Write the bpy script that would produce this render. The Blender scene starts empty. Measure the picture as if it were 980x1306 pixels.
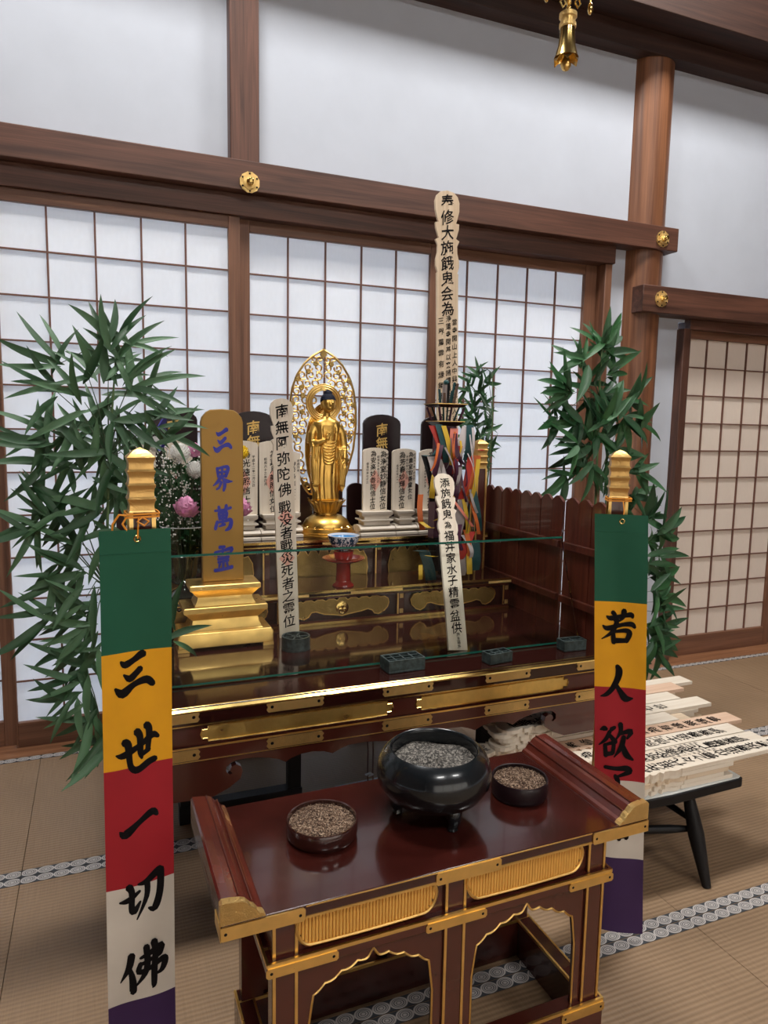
import bpy, bmesh, math, random
from mathutils import Vector, Matrix
random.seed(7)
PI = math.pi
scn = bpy.context.scene
COL = scn.collection

# ------------------------------------------------------------------ camera
def make_camera():
    yaw, pitch, roll = map(math.radians, (-22.082, -6.853, 1.0596))
    cy, sy, cp, sp = math.cos(yaw), math.sin(yaw), math.cos(pitch), math.sin(pitch)
    f = Vector((-sy*cp, cy*cp, sp)); r = Vector((cy, sy, 0)); u = r.cross(f)
    cr, sr = math.cos(roll), math.sin(roll)
    r2 = cr*r + sr*u; u2 = -sr*r + cr*u
    cd = bpy.data.cameras.new('camera'); cam = bpy.data.objects.new('camera', cd)
    cd.sensor_fit = 'HORIZONTAL'; cd.sensor_width = 36.0; cd.lens = 899.62/980*36.0
    cd.clip_start = 0.05; cd.clip_end = 60
    m = Matrix((( r2.x, u2.x, -f.x, 0), (r2.y, u2.y, -f.y, 0), (r2.z, u2.z, -f.z, 1.45), (0, 0, 0, 1)))
    cam.matrix_world = m
    COL.objects.link(cam); scn.camera = cam
make_camera()

# ------------------------------------------------------------------ light
scn.view_settings.view_transform = 'Standard'
scn.view_settings.look = 'None'
scn.view_settings.gamma = 1.0
scn.view_settings.exposure = 0.0
w = bpy.data.worlds.new('daylight'); scn.world = w; w.use_nodes = True
w.node_tree.nodes['Background'].inputs[0].default_value = (0.72, 0.84, 1.0, 1)
w.node_tree.nodes['Background'].inputs[1].default_value = 7.0

# ceiling lamps of the hall, the rear pair an added fill (their lights; the lamp bodies are built further down)
LAMPS = [(0.1, 2.15, 5.12, 105), (2.9, 2.15, 5.12, 105), (0.1, -2.4, 5.12, 80), (2.9, -2.4, 5.12, 80)]
for x, y, z, e in LAMPS:
    ld = bpy.data.lights.new('lamp_light', 'AREA'); ld.shape = 'RECTANGLE'; ld.size = 1.15; ld.size_y = 0.55
    ld.energy = e; ld.color = (1.0, 0.965, 0.925)
    lo = bpy.data.objects.new('lamp_light', ld); lo.location = (x, y, z-0.07); COL.objects.link(lo)

# ------------------------------------------------------------------ node helpers
MATS = {}
def newmat(name):
    m = bpy.data.materials.new(name); m.use_nodes = True
    b = m.node_tree.nodes['Principled BSDF']; MATS[name] = m
    return m, m.node_tree, b
def N(nt, t, **k):
    n = nt.nodes.new(t)
    for a, v in k.items():
        if a.startswith('i_'):
            key = a[2:]; n.inputs[int(key) if key.isdigit() else key.replace('_', ' ')].default_value = v
        else: setattr(n, a, v)
    return n
def L(nt, a, b): nt.links.new(a, b)
def coords(nt, scale=(1, 1, 1), rot=(0, 0, 0)):
    tc = N(nt, 'ShaderNodeTexCoord'); mp = N(nt, 'ShaderNodeMapping')
    mp.inputs['Scale'].default_value = scale; mp.inputs['Rotation'].default_value = rot
    L(nt, tc.outputs['Object'], mp.inputs[0]); return mp.outputs[0]
def ramp(nt, fac, stops, interp='LINEAR'):
    r = N(nt, 'ShaderNodeValToRGB'); r.color_ramp.interpolation = interp
    e = r.color_ramp.elements
    while len(e) < len(stops): e.new(0.5)
    for el, (p, c) in zip(e, stops): el.position = p; el.color = (*c, 1)
    L(nt, fac, r.inputs[0]); return r.outputs[0]
def bump(nt, b, h, strength=0.3, dist=0.002):
    n = N(nt, 'ShaderNodeBump'); n.inputs['Strength'].default_value = strength; n.inputs['Distance'].default_value = dist
    L(nt, h, n.inputs['Height']); L(nt, n.outputs[0], b.inputs['Normal'])
def math_(nt, op, a, b=None):
    n = N(nt, 'ShaderNodeMath', operation=op)
    for i, v in enumerate((a, b)):
        if v is None: continue
        if isinstance(v, (int, float)): n.inputs[i].default_value = v
        else: L(nt, v, n.inputs[i])
    return n.outputs[0]
def plain(name, col, rough=0.5, metal=0.0, coat=0.0, noise=0.0, nscale=30, bmp=0.0, spec=0.5):
    m, nt, b = newmat(name)
    b.inputs['Base Color'].default_value = (*col, 1); b.inputs['Roughness'].default_value = rough
    b.inputs['Metallic'].default_value = metal; b.inputs['Coat Weight'].default_value = coat
    b.inputs['Coat Roughness'].default_value = 0.06; b.inputs['Specular IOR Level'].default_value = spec
    if noise or bmp:
        n = N(nt, 'ShaderNodeTexNoise'); n.inputs['Scale'].default_value = nscale; n.inputs['Detail'].default_value = 4
        L(nt, coords(nt), n.inputs['Vector'])
        if noise:
            lo = tuple(max(0, c*(1-noise)) for c in col); hi = tuple(min(1, c*(1+noise)) for c in col)
            L(nt, ramp(nt, n.outputs[0], [(0.3, lo), (0.7, hi)]), b.inputs['Base Color'])
        if bmp: bump(nt, b, n.outputs[0], bmp, 0.002)
    return m
def wood(name, axis, dark, light, rough=0.5, k=1.0, coat=0.0, contrast=1.0):
    m, nt, b = newmat(name)
    s = [14*k, 14*k, 14*k]; s[axis] = 0.7*k
    v = coords(nt, tuple(s))
    n1 = N(nt, 'ShaderNodeTexNoise'); n1.inputs['Scale'].default_value = 1.3; n1.inputs['Detail'].default_value = 6; n1.inputs['Distortion'].default_value = 1.6
    L(nt, v, n1.inputs['Vector'])
    s2 = [90*k, 90*k, 90*k]; s2[axis] = 2.0*k
    n2 = N(nt, 'ShaderNodeTexNoise'); n2.inputs['Scale'].default_value = 2.0; n2.inputs['Detail'].default_value = 3
    L(nt, coords(nt, tuple(s2)), n2.inputs['Vector'])
    mix = math_(nt, 'ADD', math_(nt, 'MULTIPLY', n1.outputs[0], 0.7), math_(nt, 'MULTIPLY', n2.outputs[0], 0.3))
    mid = tuple((a+c)/2 for a, c in zip(dark, light))
    L(nt, ramp(nt, mix, [(0.36, dark), (0.5, mid), (0.62, light)]), b.inputs['Base Color'])
    b.inputs['Roughness'].default_value = rough; b.inputs['Coat Weight'].default_value = coat
    bump(nt, b, mix, 0.12, 0.002)
    return m
def gold(name, col, rough, engrave=0.0, scale=120, bmpd=0.0015):
    m, nt, b = newmat(name)
    b.inputs['Metallic'].default_value = 1.0
    n = N(nt, 'ShaderNodeTexNoise'); n.inputs['Scale'].default_value = 18; n.inputs['Detail'].default_value = 4
    L(nt, coords(nt), n.inputs['Vector'])
    L(nt, ramp(nt, n.outputs[0], [(0.3, tuple(c*0.78 for c in col)), (0.7, col)]), b.inputs['Base Color'])
    L(nt, ramp(nt, n.outputs[0], [(0.3, (rough*1.3,)*3), (0.7, (rough*0.8,)*3)]), b.inputs['Roughness'])
    if engrave:
        vo = N(nt, 'ShaderNodeTexNoise'); vo.inputs['Scale'].default_value = scale; vo.inputs['Detail'].default_value = 1.5; vo.inputs['Distortion'].default_value = 2.2
        L(nt, coords(nt), vo.inputs['Vector'])
        h = ramp(nt, vo.outputs[0], [(0.44, (0, 0, 0)), (0.56, (1, 1, 1))])
        bump(nt, b, h, engrave, bmpd)
    return m

# ------------------------------------------------------------------ materials
BEAM_D, BEAM_L = (0.055, 0.022, 0.014), (0.135, 0.056, 0.035)
for nm, ax in (('beam_wood_x', 0), ('beam_wood_z', 2)):
    wood(nm, ax, BEAM_D, BEAM_L, 0.5)
wood('pillar_wood', 2, (0.10, 0.036, 0.017), (0.27, 0.115, 0.055), 0.42, k=0.6)
wood('frame_wood_z', 2, (0.115, 0.048, 0.026), (0.21, 0.095, 0.052), 0.5)
wood('frame_wood_x', 0, (0.115, 0.048, 0.026), (0.21, 0.095, 0.052), 0.5)
wood('sill_wood', 0, (0.20, 0.085, 0.04), (0.34, 0.16, 0.08), 0.4)
wood('ceiling_wood', 0, (0.026, 0.011, 0.008), (0.060, 0.026, 0.017), 0.6)
wood('hall_wood', 2, (0.06, 0.03, 0.02), (0.13, 0.07, 0.045), 0.6)
plain('veranda_floor', (0.45, 0.43, 0.40), 0.9)
plain('kumiko', (0.15, 0.066, 0.045), 0.55)
plain('plaster', (0.505, 0.545, 0.62), 0.9, noise=0.025, nscale=6, bmp=0.04)
def paper(name, col, trans):
    m, nt, b = newmat(name)
    out = nt.nodes['Material Output']
    n = N(nt, 'ShaderNodeTexNoise'); n.inputs['Scale'].default_value = 60; n.inputs['Detail'].default_value = 5
    L(nt, coords(nt, (1, 1, 0.35)), n.inputs['Vector'])
    c = ramp(nt, n.outputs[0], [(0.3, tuple(x*0.97 for x in col)), (0.7, col)])
    d = N(nt, 'ShaderNodeBsdfDiffuse'); t = N(nt, 'ShaderNodeBsdfTranslucent'); mx = N(nt, 'ShaderNodeMixShader')
    L(nt, c, d.inputs[0]); L(nt, c, t.inputs[0]); mx.inputs[0].default_value = trans
    L(nt, d.outputs[0], mx.inputs[1]); L(nt, t.outputs[0], mx.inputs[2]); L(nt, mx.outputs[0], out.inputs[0])
paper('shoji_paper', (0.82, 0.83, 0.85), 0.30)
paper('bright_paper', (0.93, 0.84, 0.74), 0.62)
paper('old_shoji_paper', (0.74, 0.65, 0.57), 0.0)
def tatami():
    m, nt, b = newmat('tatami')
    wv = N(nt, 'ShaderNodeTexWave', bands_direction='Y', wave_profile='SIN'); wv.inputs['Scale'].default_value = 21
    wv.inputs['Distortion'].default_value = 0.5; wv.inputs['Detail'].default_value = 1; wv.inputs['Detail Scale'].default_value = 1
    L(nt, coords(nt), wv.inputs['Vector'])
    n = N(nt, 'ShaderNodeTexNoise'); n.inputs['Scale'].default_value = 1.0; n.inputs['Detail'].default_value = 5
    L(nt, coords(nt, (300, 8, 8)), n.inputs['Vector'])
    n2 = N(nt, 'ShaderNodeTexNoise'); n2.inputs['Scale'].default_value = 2.2; n2.inputs['Detail'].default_value = 3
    L(nt, coords(nt), n2.inputs['Vector'])
    mix = math_(nt, 'ADD', math_(nt, 'MULTIPLY', wv.outputs['Fac'], 0.22), math_(nt, 'ADD', math_(nt, 'MULTIPLY', n.outputs[0], 0.4), math_(nt, 'MULTIPLY', n2.outputs[0], 0.4)))
    L(nt, ramp(nt, mix, [(0.3, (0.20, 0.125, 0.068)), (0.75, (0.335, 0.222, 0.130))]), b.inputs['Base Color'])
    b.inputs['Roughness'].default_value = 0.55
    bump(nt, b, wv.outputs['Fac'], 0.35, 0.002)
tatami()
def heri():
    m, nt, b = newmat('tatami_border')
    tc = N(nt, 'ShaderNodeTexCoord'); sx = N(nt, 'ShaderNodeSeparateXYZ'); L(nt, tc.outputs['Object'], sx.inputs[0])
    u = math_(nt, 'SUBTRACT', math_(nt, 'FRACT', math_(nt, 'DIVIDE', sx.outputs[0], 0.048)), 0.5)
    v = math_(nt, 'DIVIDE', sx.outputs[1], 0.036)
    r = math_(nt, 'SQRT', math_(nt, 'ADD', math_(nt, 'MULTIPLY', u, u), math_(nt, 'MULTIPLY', v, v)))
    W, D = (0.50, 0.47, 0.45), (0.045, 0.05, 0.06)
    G = (0.20, 0.19, 0.19)
    c = ramp(nt, r, [(0, W), (0.10, G), (0.17, W), (0.24, D), (0.29, W), (0.34, G), (0.40, W), (0.50, D)], 'CONSTANT')
    L(nt, c, b.inputs['Base Color']); b.inputs['Roughness'].default_value = 0.8
heri()
plain('lacquer', (0.070, 0.014, 0.009), 0.25, coat=0.45, noise=0.12, nscale=5)
plain('dark_lacquer', (0.035, 0.010, 0.008), 0.2, coat=0.6)
plain('mirror_lacquer', (0.026, 0.0065, 0.005), 0.10, coat=0.5)
plain('red_lacquer', (0.095, 0.017, 0.010), 0.22, coat=0.4, noise=0.25, nscale=7)
plain('table_lacquer', (0.040, 0.0075, 0.0055), 0.16, coat=0.4, noise=0.3, nscale=7)
plain('cinnabar', (0.30, 0.022, 0.016), 0.18, coat=0.6)
plain('black_lacquer', (0.012, 0.005, 0.007), 0.35, coat=0.1, spec=0.3)
plain('black_paint', (0.007, 0.007, 0.008), 0.45, spec=0.25)
wood('fence_wood', 2, (0.055, 0.012, 0.008), (0.12, 0.028, 0.016), 0.28, coat=0.4)
plain('fence_black', (0.03, 0.010, 0.009), 0.35, coat=0.3)
gold('gold', (0.95, 0.64, 0.22), 0.34)
gold('bright_gold', (0.95, 0.68, 0.24), 0.18)
gold('gold_leaf', (0.86, 0.60, 0.19), 0.34, engrave=0.10, scale=25)
gold('engraved_gold', (0.90, 0.62, 0.24), 0.34, engrave=0.9, scale=170)
gold('antique_gold', (0.42, 0.29, 0.10), 0.34, engrave=0.35, scale=40)
gold('cap_gold', (0.66, 0.42, 0.15), 0.36, engrave=0.15, scale=40)
plain('tablet_gold', (0.33, 0.185, 0.038), 0.42, metal=0.45)
plain('reed_gold', (0.86, 0.50, 0.12), 0.4, metal=0.35)
wood('pale_wood', 2, (0.56, 0.42, 0.28), (0.74, 0.61, 0.45), 0.6)
wood('white_wood', 2, (0.70, 0.60, 0.48), (0.80, 0.73, 0.62), 0.6)
wood('pink_wood', 2, (0.62, 0.40, 0.27), (0.75, 0.54, 0.40), 0.6)
wood('base_wood', 0, (0.52, 0.45, 0.37), (0.72, 0.66, 0.57), 0.6)
plain('ink', (0.006, 0.005, 0.006), 0.7, spec=0.12)
plain('grey_ink', (0.10, 0.085, 0.08), 0.6)
plain('red_stamp', (0.62, 0.20, 0.15), 0.7)
plain('pink_stamp', (0.78, 0.42, 0.33), 0.7)
plain('blue_paint', (0.018, 0.025, 0.36), 0.45)
plain('bronze', (0.010, 0.013, 0.016), 0.24, metal=0.3, coat=0.35, noise=0.3, nscale=12)
plain('lead', (0.060, 0.085, 0.085), 0.45, metal=0.5, noise=0.5, nscale=60, bmp=0.3)
plain('porcelain', (0.75, 0.78, 0.82), 0.12, coat=0.5)
for nm, c in (('cloth_green', (0.005, 0.095, 0.048)), ('cloth_yellow', (0.80, 0.37, 0.003)), ('cloth_red', (0.36, 0.006, 0.015)),
              ('cloth_white', (0.62, 0.57, 0.50)), ('cloth_purple', (0.040, 0.012, 0.075))):
    plain(nm, c, 0.75, noise=0.06, nscale=9, bmp=0.05)
plain('cord_orange', (0.80, 0.30, 0.02), 0.6)
plain('cord_brown', (0.10, 0.05, 0.03), 0.6)
plain('strip_white', (0.48, 0.52, 0.55), 0.4)
plain('strip_black', (0.01, 0.01, 0.012), 0.4)
plain('lamp_body', (0.7, 0.7, 0.7), 0.5)
plain('table_white', (0.72, 0.76, 0.76), 0.5)
def emis():
    m, nt, b = newmat('lamp_glow'); b.inputs['Emission Color'].default_value = (1, 0.96, 0.9, 1); b.inputs['Emission Strength'].default_value = 4.0
emis()
def leafmat(name, a, c, rough=0.4):
    m, nt, b = newmat(name)
    oi = N(nt, 'ShaderNodeObjectInfo')
    L(nt, ramp(nt, oi.outputs['Random'], [(0.0, a), (1.0, c)]), b.inputs['Base Color'])
    b.inputs['Roughness'].default_value = rough
    wv = N(nt, 'ShaderNodeTexWave', bands_direction='X'); wv.inputs['Scale'].default_value = 130
    L(nt, coords(nt), wv.inputs['Vector']); bump(nt, b, wv.outputs['Fac'], 0.25, 0.001)
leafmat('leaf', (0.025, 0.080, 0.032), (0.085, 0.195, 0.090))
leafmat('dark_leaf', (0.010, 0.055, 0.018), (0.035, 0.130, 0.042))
plain('stem_green', (0.10, 0.17, 0.06), 0.5)
plain('stem_dark', (0.05, 0.09, 0.04), 0.5)
plain('petal_white', (0.90, 0.90, 0.88), 0.6); plain('petal_pink', (0.66, 0.27, 0.46), 0.55, noise=0.25, nscale=60)
plain('petal_yellow', (0.85, 0.62, 0.02), 0.55); plain('petal_blue', (0.035, 0.035, 0.24), 0.55)
plain('lotus_dark', (0.10, 0.05, 0.02), 0.6)
plain('hair', (0.004, 0.007, 0.020), 0.6, bmp=0.8, nscale=260, spec=0.2)
gold('statue_gold', (0.82, 0.51, 0.13), 0.33)
plain('tablet_gilt', (0.72, 0.48, 0.14), 0.45, metal=0.35)
for nm, c in (('rib_green', (0.008, 0.06, 0.065)), ('rib_red', (0.42, 0.03, 0.02)), ('rib_orange', (0.62, 0.14, 0.03)), ('rib_yellow', (0.62, 0.40, 0.03)),
              ('rib_white', (0.55, 0.50, 0.50)), ('rib_purple', (0.07, 0.018, 0.045)), ('rib_pink', (0.75, 0.22, 0.16)), ('rib_grey', (0.30, 0.26, 0.25))):
    plain(nm, c, 0.4)
def porcelain_blue():
    m, nt, b = newmat('blue_porcelain')
    n = N(nt, 'ShaderNodeTexNoise'); n.inputs['Scale'].default_value = 55; n.inputs['Detail'].default_value = 2; n.inputs['Distortion'].default_value = 1.5
    L(nt, coords(nt), n.inputs['Vector'])
    L(nt, ramp(nt, n.outputs[0], [(0.47, (0.03, 0.07, 0.14)), (0.53, (0.70, 0.74, 0.80))]), b.inputs['Base Color'])
    b.inputs['Roughness'].default_value = 0.12
porcelain_blue()
plain('blue_glaze', (0.10, 0.32, 0.62), 0.15)
def speck(name, cols, scale, bs, bd):
    m, nt, b = newmat(name)
    v = N(nt, 'ShaderNodeTexVoronoi'); v.inputs['Scale'].default_value = scale; L(nt, coords(nt), v.inputs['Vector'])
    bw = N(nt, 'ShaderNodeRGBToBW'); L(nt, v.outputs['Color'], bw.inputs[0])
    L(nt, ramp(nt, bw.outputs[0], cols), b.inputs['Base Color']); b.inputs['Roughness'].default_value = 0.9
    bump(nt, b, v.outputs['Distance'], bs, bd)
speck('ash', [(0.2, (0.03, 0.028, 0.025)), (0.55, (0.11, 0.10, 0.09)), (0.8, (0.27, 0.25, 0.22))], 260, 0.8, 0.004)
leafmat('incense', (0.10, 0.05, 0.03), (0.5, 0.33, 0.2), 0.9)
speck('incense_chips', [(0.2, (0.045, 0.022, 0.014)), (0.5, (0.18, 0.105, 0.065)), (0.8, (0.42, 0.30, 0.21))], 300, 0.9, 0.004)
def glassmat(name, tint, rough=0.0, ior=1.45, refl=1.0):
    m, nt, b = newmat(name); out = nt.nodes['Material Output']
    t = N(nt, 'ShaderNodeBsdfTransparent'); t.inputs[0].default_value = (*tint, 1)
    g = N(nt, 'ShaderNodeBsdfGlossy'); g.inputs['Roughness'].default_value = rough
    fr = N(nt, 'ShaderNodeFresnel'); fr.inputs[0].default_value = ior
    mx = N(nt, 'ShaderNodeMixShader'); L(nt, math_(nt, 'MULTIPLY', fr.outputs[0], refl), mx.inputs[0])
    L(nt, t.outputs[0], mx.inputs[1]); L(nt, g.outputs[0], mx.inputs[2]); L(nt, mx.outputs[0], out.inputs[0])
glassmat('sheet_glass', (0.97, 0.985, 0.975)); glassmat('vase_glass', (0.62, 0.70, 0.66), 0.03, 1.6)
glassmat('grey_glass', (0.62, 0.66, 0.66), 0.05, 1.6)
plain('glass_edge', (0.010, 0.085, 0.060), 0.1, coat=0.6)
plain('vase_dark', (0.02, 0.025, 0.02), 0.08, coat=0.8)

# ------------------------------------------------------------------ geometry helpers
class G:
    def __init__(s): s.v = []; s.f = []; s.cut = []
    def pieces(s):
        out = []
        for i, (v0, f0) in enumerate(s.cut):
            v1, f1 = s.cut[i+1] if i+1 < len(s.cut) else (len(s.v), len(s.f))
            g = G(); g.v = s.v[v0:v1]; g.f = [tuple(k-v0 for k in f) for f in s.f[f0:f1]]; out.append(g)
        return out
    def add(s, vs, fs, M=None):
        o = len(s.v); s.cut.append((o, len(s.f)))
        s.v += [tuple(M @ Vector(p)) if M else tuple(p) for p in vs]
        s.f += [tuple(i+o for i in f) for f in fs]; return s
    def box(s, x0, x1, y0, y1, z0, z1, M=None):
        return s.add([(x0,y0,z0),(x1,y0,z0),(x1,y1,z0),(x0,y1,z0),(x0,y0,z1),(x1,y0,z1),(x1,y1,z1),(x0,y1,z1)],
                     [(0,3,2,1),(4,5,6,7),(0,1,5,4),(1,2,6,5),(2,3,7,6),(3,0,4,7)], M)
    def prism(s, pts, y0, y1, M=None):           # polygon in XZ, extruded along Y
        n = len(pts)
        vs = [(x, y0, z) for x, z in pts] + [(x, y1, z) for x, z in pts]
        return s.add(vs, [tuple(range(n)), tuple(range(2*n-1, n-1, -1))] + [(i, (i+1) % n + 0, (i+1) % n + n, i+n) for i in range(n)], M)
    def prism_z(s, pts, z0, z1, M=None):         # polygon in XY, extruded along Z
        n = len(pts)
        vs = [(x, y, z0) for x, y in pts] + [(x, y, z1) for x, y in pts]
        return s.add(vs, [tuple(range(n)), tuple(range(2*n-1, n-1, -1))] + [(i, (i+1) % n, (i+1) % n + n, i+n) for i in range(n)], M)
    def prism_x(s, pts, x0, x1, M=None):         # polygon in YZ, extruded along X
        n = len(pts)
        vs = [(x0, y, z) for y, z in pts] + [(x1, y, z) for y, z in pts]
        return s.add(vs, [tuple(range(n)), tuple(range(2*n-1, n-1, -1))] + [(i, (i+1) % n, (i+1) % n + n, i+n) for i in range(n)], M)
    def lathe(s, prof, n=24, M=None, cap=True, sx=1, sy=1):
        vs = []; fs = []
        for r, z in prof:
            for k in range(n):
                a = 2*PI*k/n; vs.append((r*math.cos(a)*sx, r*math.sin(a)*sy, z))
        for i in range(len(prof)-1):
            for k in range(n):
                fs.append((i*n+k, i*n+(k+1) % n, (i+1)*n+(k+1) % n, (i+1)*n+k))
        if cap:
            fs.append(tuple(range(n-1, -1, -1))); fs.append(tuple((len(prof)-1)*n+k for k in range(n)))
        return s.add(vs, fs, M)
    def frustum(s, levels, M=None, cx=0, cy=0):   # rectangular mouldings: (half x, half y, z)
        vs = []; fs = []
        for hx, hy, z in levels: vs += [(cx-hx,cy-hy,z),(cx+hx,cy-hy,z),(cx+hx,cy+hy,z),(cx-hx,cy+hy,z)]
        for i in range(len(levels)-1):
            for k in range(4): fs.append((i*4+k, i*4+(k+1) % 4, i*4+4+(k+1) % 4, i*4+4+k))
        m = (len(levels)-1)*4
        fs += [(3,2,1,0), (m,m+1,m+2,m+3)]
        return s.add(vs, fs, M)
    def tube(s, pts, r, n=6, closed=False, M=None, sy=1.0):
        P = [Vector(p) for p in pts]; m = len(P); rs = r if isinstance(r, (list, tuple)) else [r]*m
        vs = []; fs = []; up = Vector((0, 0, 1)); prev = None
        for i, p in enumerate(P):
            a = P[(i-1) % m] if (closed or i) else p; b = P[(i+1) % m] if (closed or i < m-1) else p
            t = (b-a); t = t.normalized() if t.length > 1e-9 else Vector((0, 0, 1))
            if prev is None:
                ref = Vector((0, 1, 0)) if abs(t.y) < 0.8 else Vector((1, 0, 0))
                nrm = (ref - t*ref.dot(t)).normalized()
            else:
                nrm = prev - t*prev.dot(t); nrm = nrm.normalized() if nrm.length > 1e-6 else Vector((0, 1, 0))
            prev = nrm; bn = t.cross(nrm)
            for k in range(n):
                an = 2*PI*k/n; vs.append(p + (nrm*math.cos(an)*sy + bn*math.sin(an))*rs[i])
        R = m if closed else m-1
        for i in range(R):
            for k in range(n):
                j = (i+1) % m; fs.append((i*n+k, i*n+(k+1) % n, j*n+(k+1) % n, j*n+k))
        if not closed: fs += [tuple(range(n-1, -1, -1)), tuple((m-1)*n+k for k in range(n))]
        return s.add(vs, fs, M)
    def ball(s, c, r, n=10, m=7, sc=(1, 1, 1), M=None):
        vs = []; fs = []
        for i in range(m+1):
            th = PI*i/m
            for k in range(n):
                a = 2*PI*k/n
                vs.append((c[0]+r*sc[0]*math.sin(th)*math.cos(a), c[1]+r*sc[1]*math.sin(th)*math.sin(a), c[2]+r*sc[2]*math.cos(th)))
        for i in range(m):
            for k in range(n): fs.append((i*n+k, (i+1)*n+k, (i+1)*n+(k+1) % n, i*n+(k+1) % n))
        return s.add(vs, fs, M)

def mesh_of(g, name, mat, smooth=30, fix=True):
    me = bpy.data.meshes.new(name); me.from_pydata(g.v, [], g.f); me.update()
    if fix:
        bm = bmesh.new(); bm.from_mesh(me); bmesh.ops.remove_doubles(bm, verts=bm.verts, dist=1e-6)
        bmesh.ops.recalc_face_normals(bm, faces=bm.faces); bm.to_mesh(me); bm.free()
    if smooth:
        for p in me.polygons: p.use_smooth = True
        me.set_sharp_from_angle(angle=math.radians(smooth))
    me.materials.append(MATS[mat]); return me
def link(name, me, parent=None, loc=None, rot=None):
    o = bpy.data.objects.new(name, me); COL.objects.link(o)
    if parent is not None: o.parent = parent
    if loc: o.location = loc
    if rot: o.rotation_euler = rot
    return o
def obj(name, g, mat, parent=None, smooth=30, bevel=0.0, fix=True, loc=None, label=None):
    o = link(name, mesh_of(g, name, mat, smooth, fix), parent, loc)
    if bevel:
        b = o.modifiers.new('bevel', 'BEVEL'); b.width = bevel; b.segments = 2; b.limit_method = 'ANGLE'; b.angle_limit = math.radians(40)
    if label: o['label'] = label
    return o
def objs(name, g, mat, parent=None, **k):          # one object for each separate piece
    return [obj(name, p, mat, parent, **k) for p in g.pieces()][0]
def tag(o, label, cat, group=None):
    o['label'] = label; o['category'] = cat
    if group: o['group'] = group
    return o
def thing(name, label, cat, loc=(0, 0, 0), rz=0, group=None, mat=None):
    o = bpy.data.objects.new(name, None); COL.objects.link(o); o.empty_display_size = 0.05
    if mat is not None: o.matrix_world = mat
    else: o.location = loc; o.rotation_euler = (0, 0, rz)
    return tag(o, label, cat, group)
def struct(o): o['kind'] = 'structure'; return o
def copy_tree(o, parent=None):
    c = o.copy(); COL.objects.link(c)
    if parent is not None: c.parent = parent
    for ch in list(o.children): copy_tree(ch, c)
    return c
def frame(origin, zdir, ydir):                    # matrix whose local Z and (roughly) Y point as given
    z = Vector(zdir).normalized(); x = Vector(ydir).cross(z).normalized(); y = z.cross(x)
    return Matrix(((x.x, y.x, z.x, origin[0]), (x.y, y.y, z.y, origin[1]), (x.z, y.z, z.z, origin[2]), (0, 0, 0, 1)))

# ------------------------------------------------------------------ writing
GL = {}
def glyph(ch):
    if ch in GL: return GL[ch]
    cu = bpy.data.curves.new('glyph', 'FONT'); cu.body = ch; cu.size = 1.0; cu.resolution_u = 2; cu.offset = 0.012
    o = bpy.data.objects.new('glyph', cu); COL.objects.link(o)
    dg = bpy.context.evaluated_depsgraph_get(); ev = o.evaluated_get(dg); me = ev.to_mesh()
    vs = [(v.co.x, v.co.y) for v in me.vertices]; fs = [tuple(p.vertices) for p in me.polygons]
    ev.to_mesh_clear(); bpy.data.objects.remove(o); bpy.data.curves.remove(cu)
    if vs:
        cx = (min(a for a, b in vs)+max(a for a, b in vs))/2; cy = (min(b for a, b in vs)+max(b for a, b in vs))/2
        out = []
        for a, b in vs:                            # brush-like slant and swell
            x, y = a-cx, b-cy
            out.append((x + 0.018*math.sin(9*y+2), y + 0.16*x + 0.02*math.sin(7*x+1)))
        vs = out
    GL[ch] = (vs, fs); return GL[ch]
def write(g, text, cx, ztop, size, pitch, y, wx=1.0):
    z = ztop - pitch/2
    for ch in text:
        if ch != ' ':
            vs, fs = glyph(ch)
            j = random.uniform(-0.03, 0.03)*size
            g.add([(cx + j + a*size*wx, y, z + b*size) for a, b in vs], fs)
        z -= pitch
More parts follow.
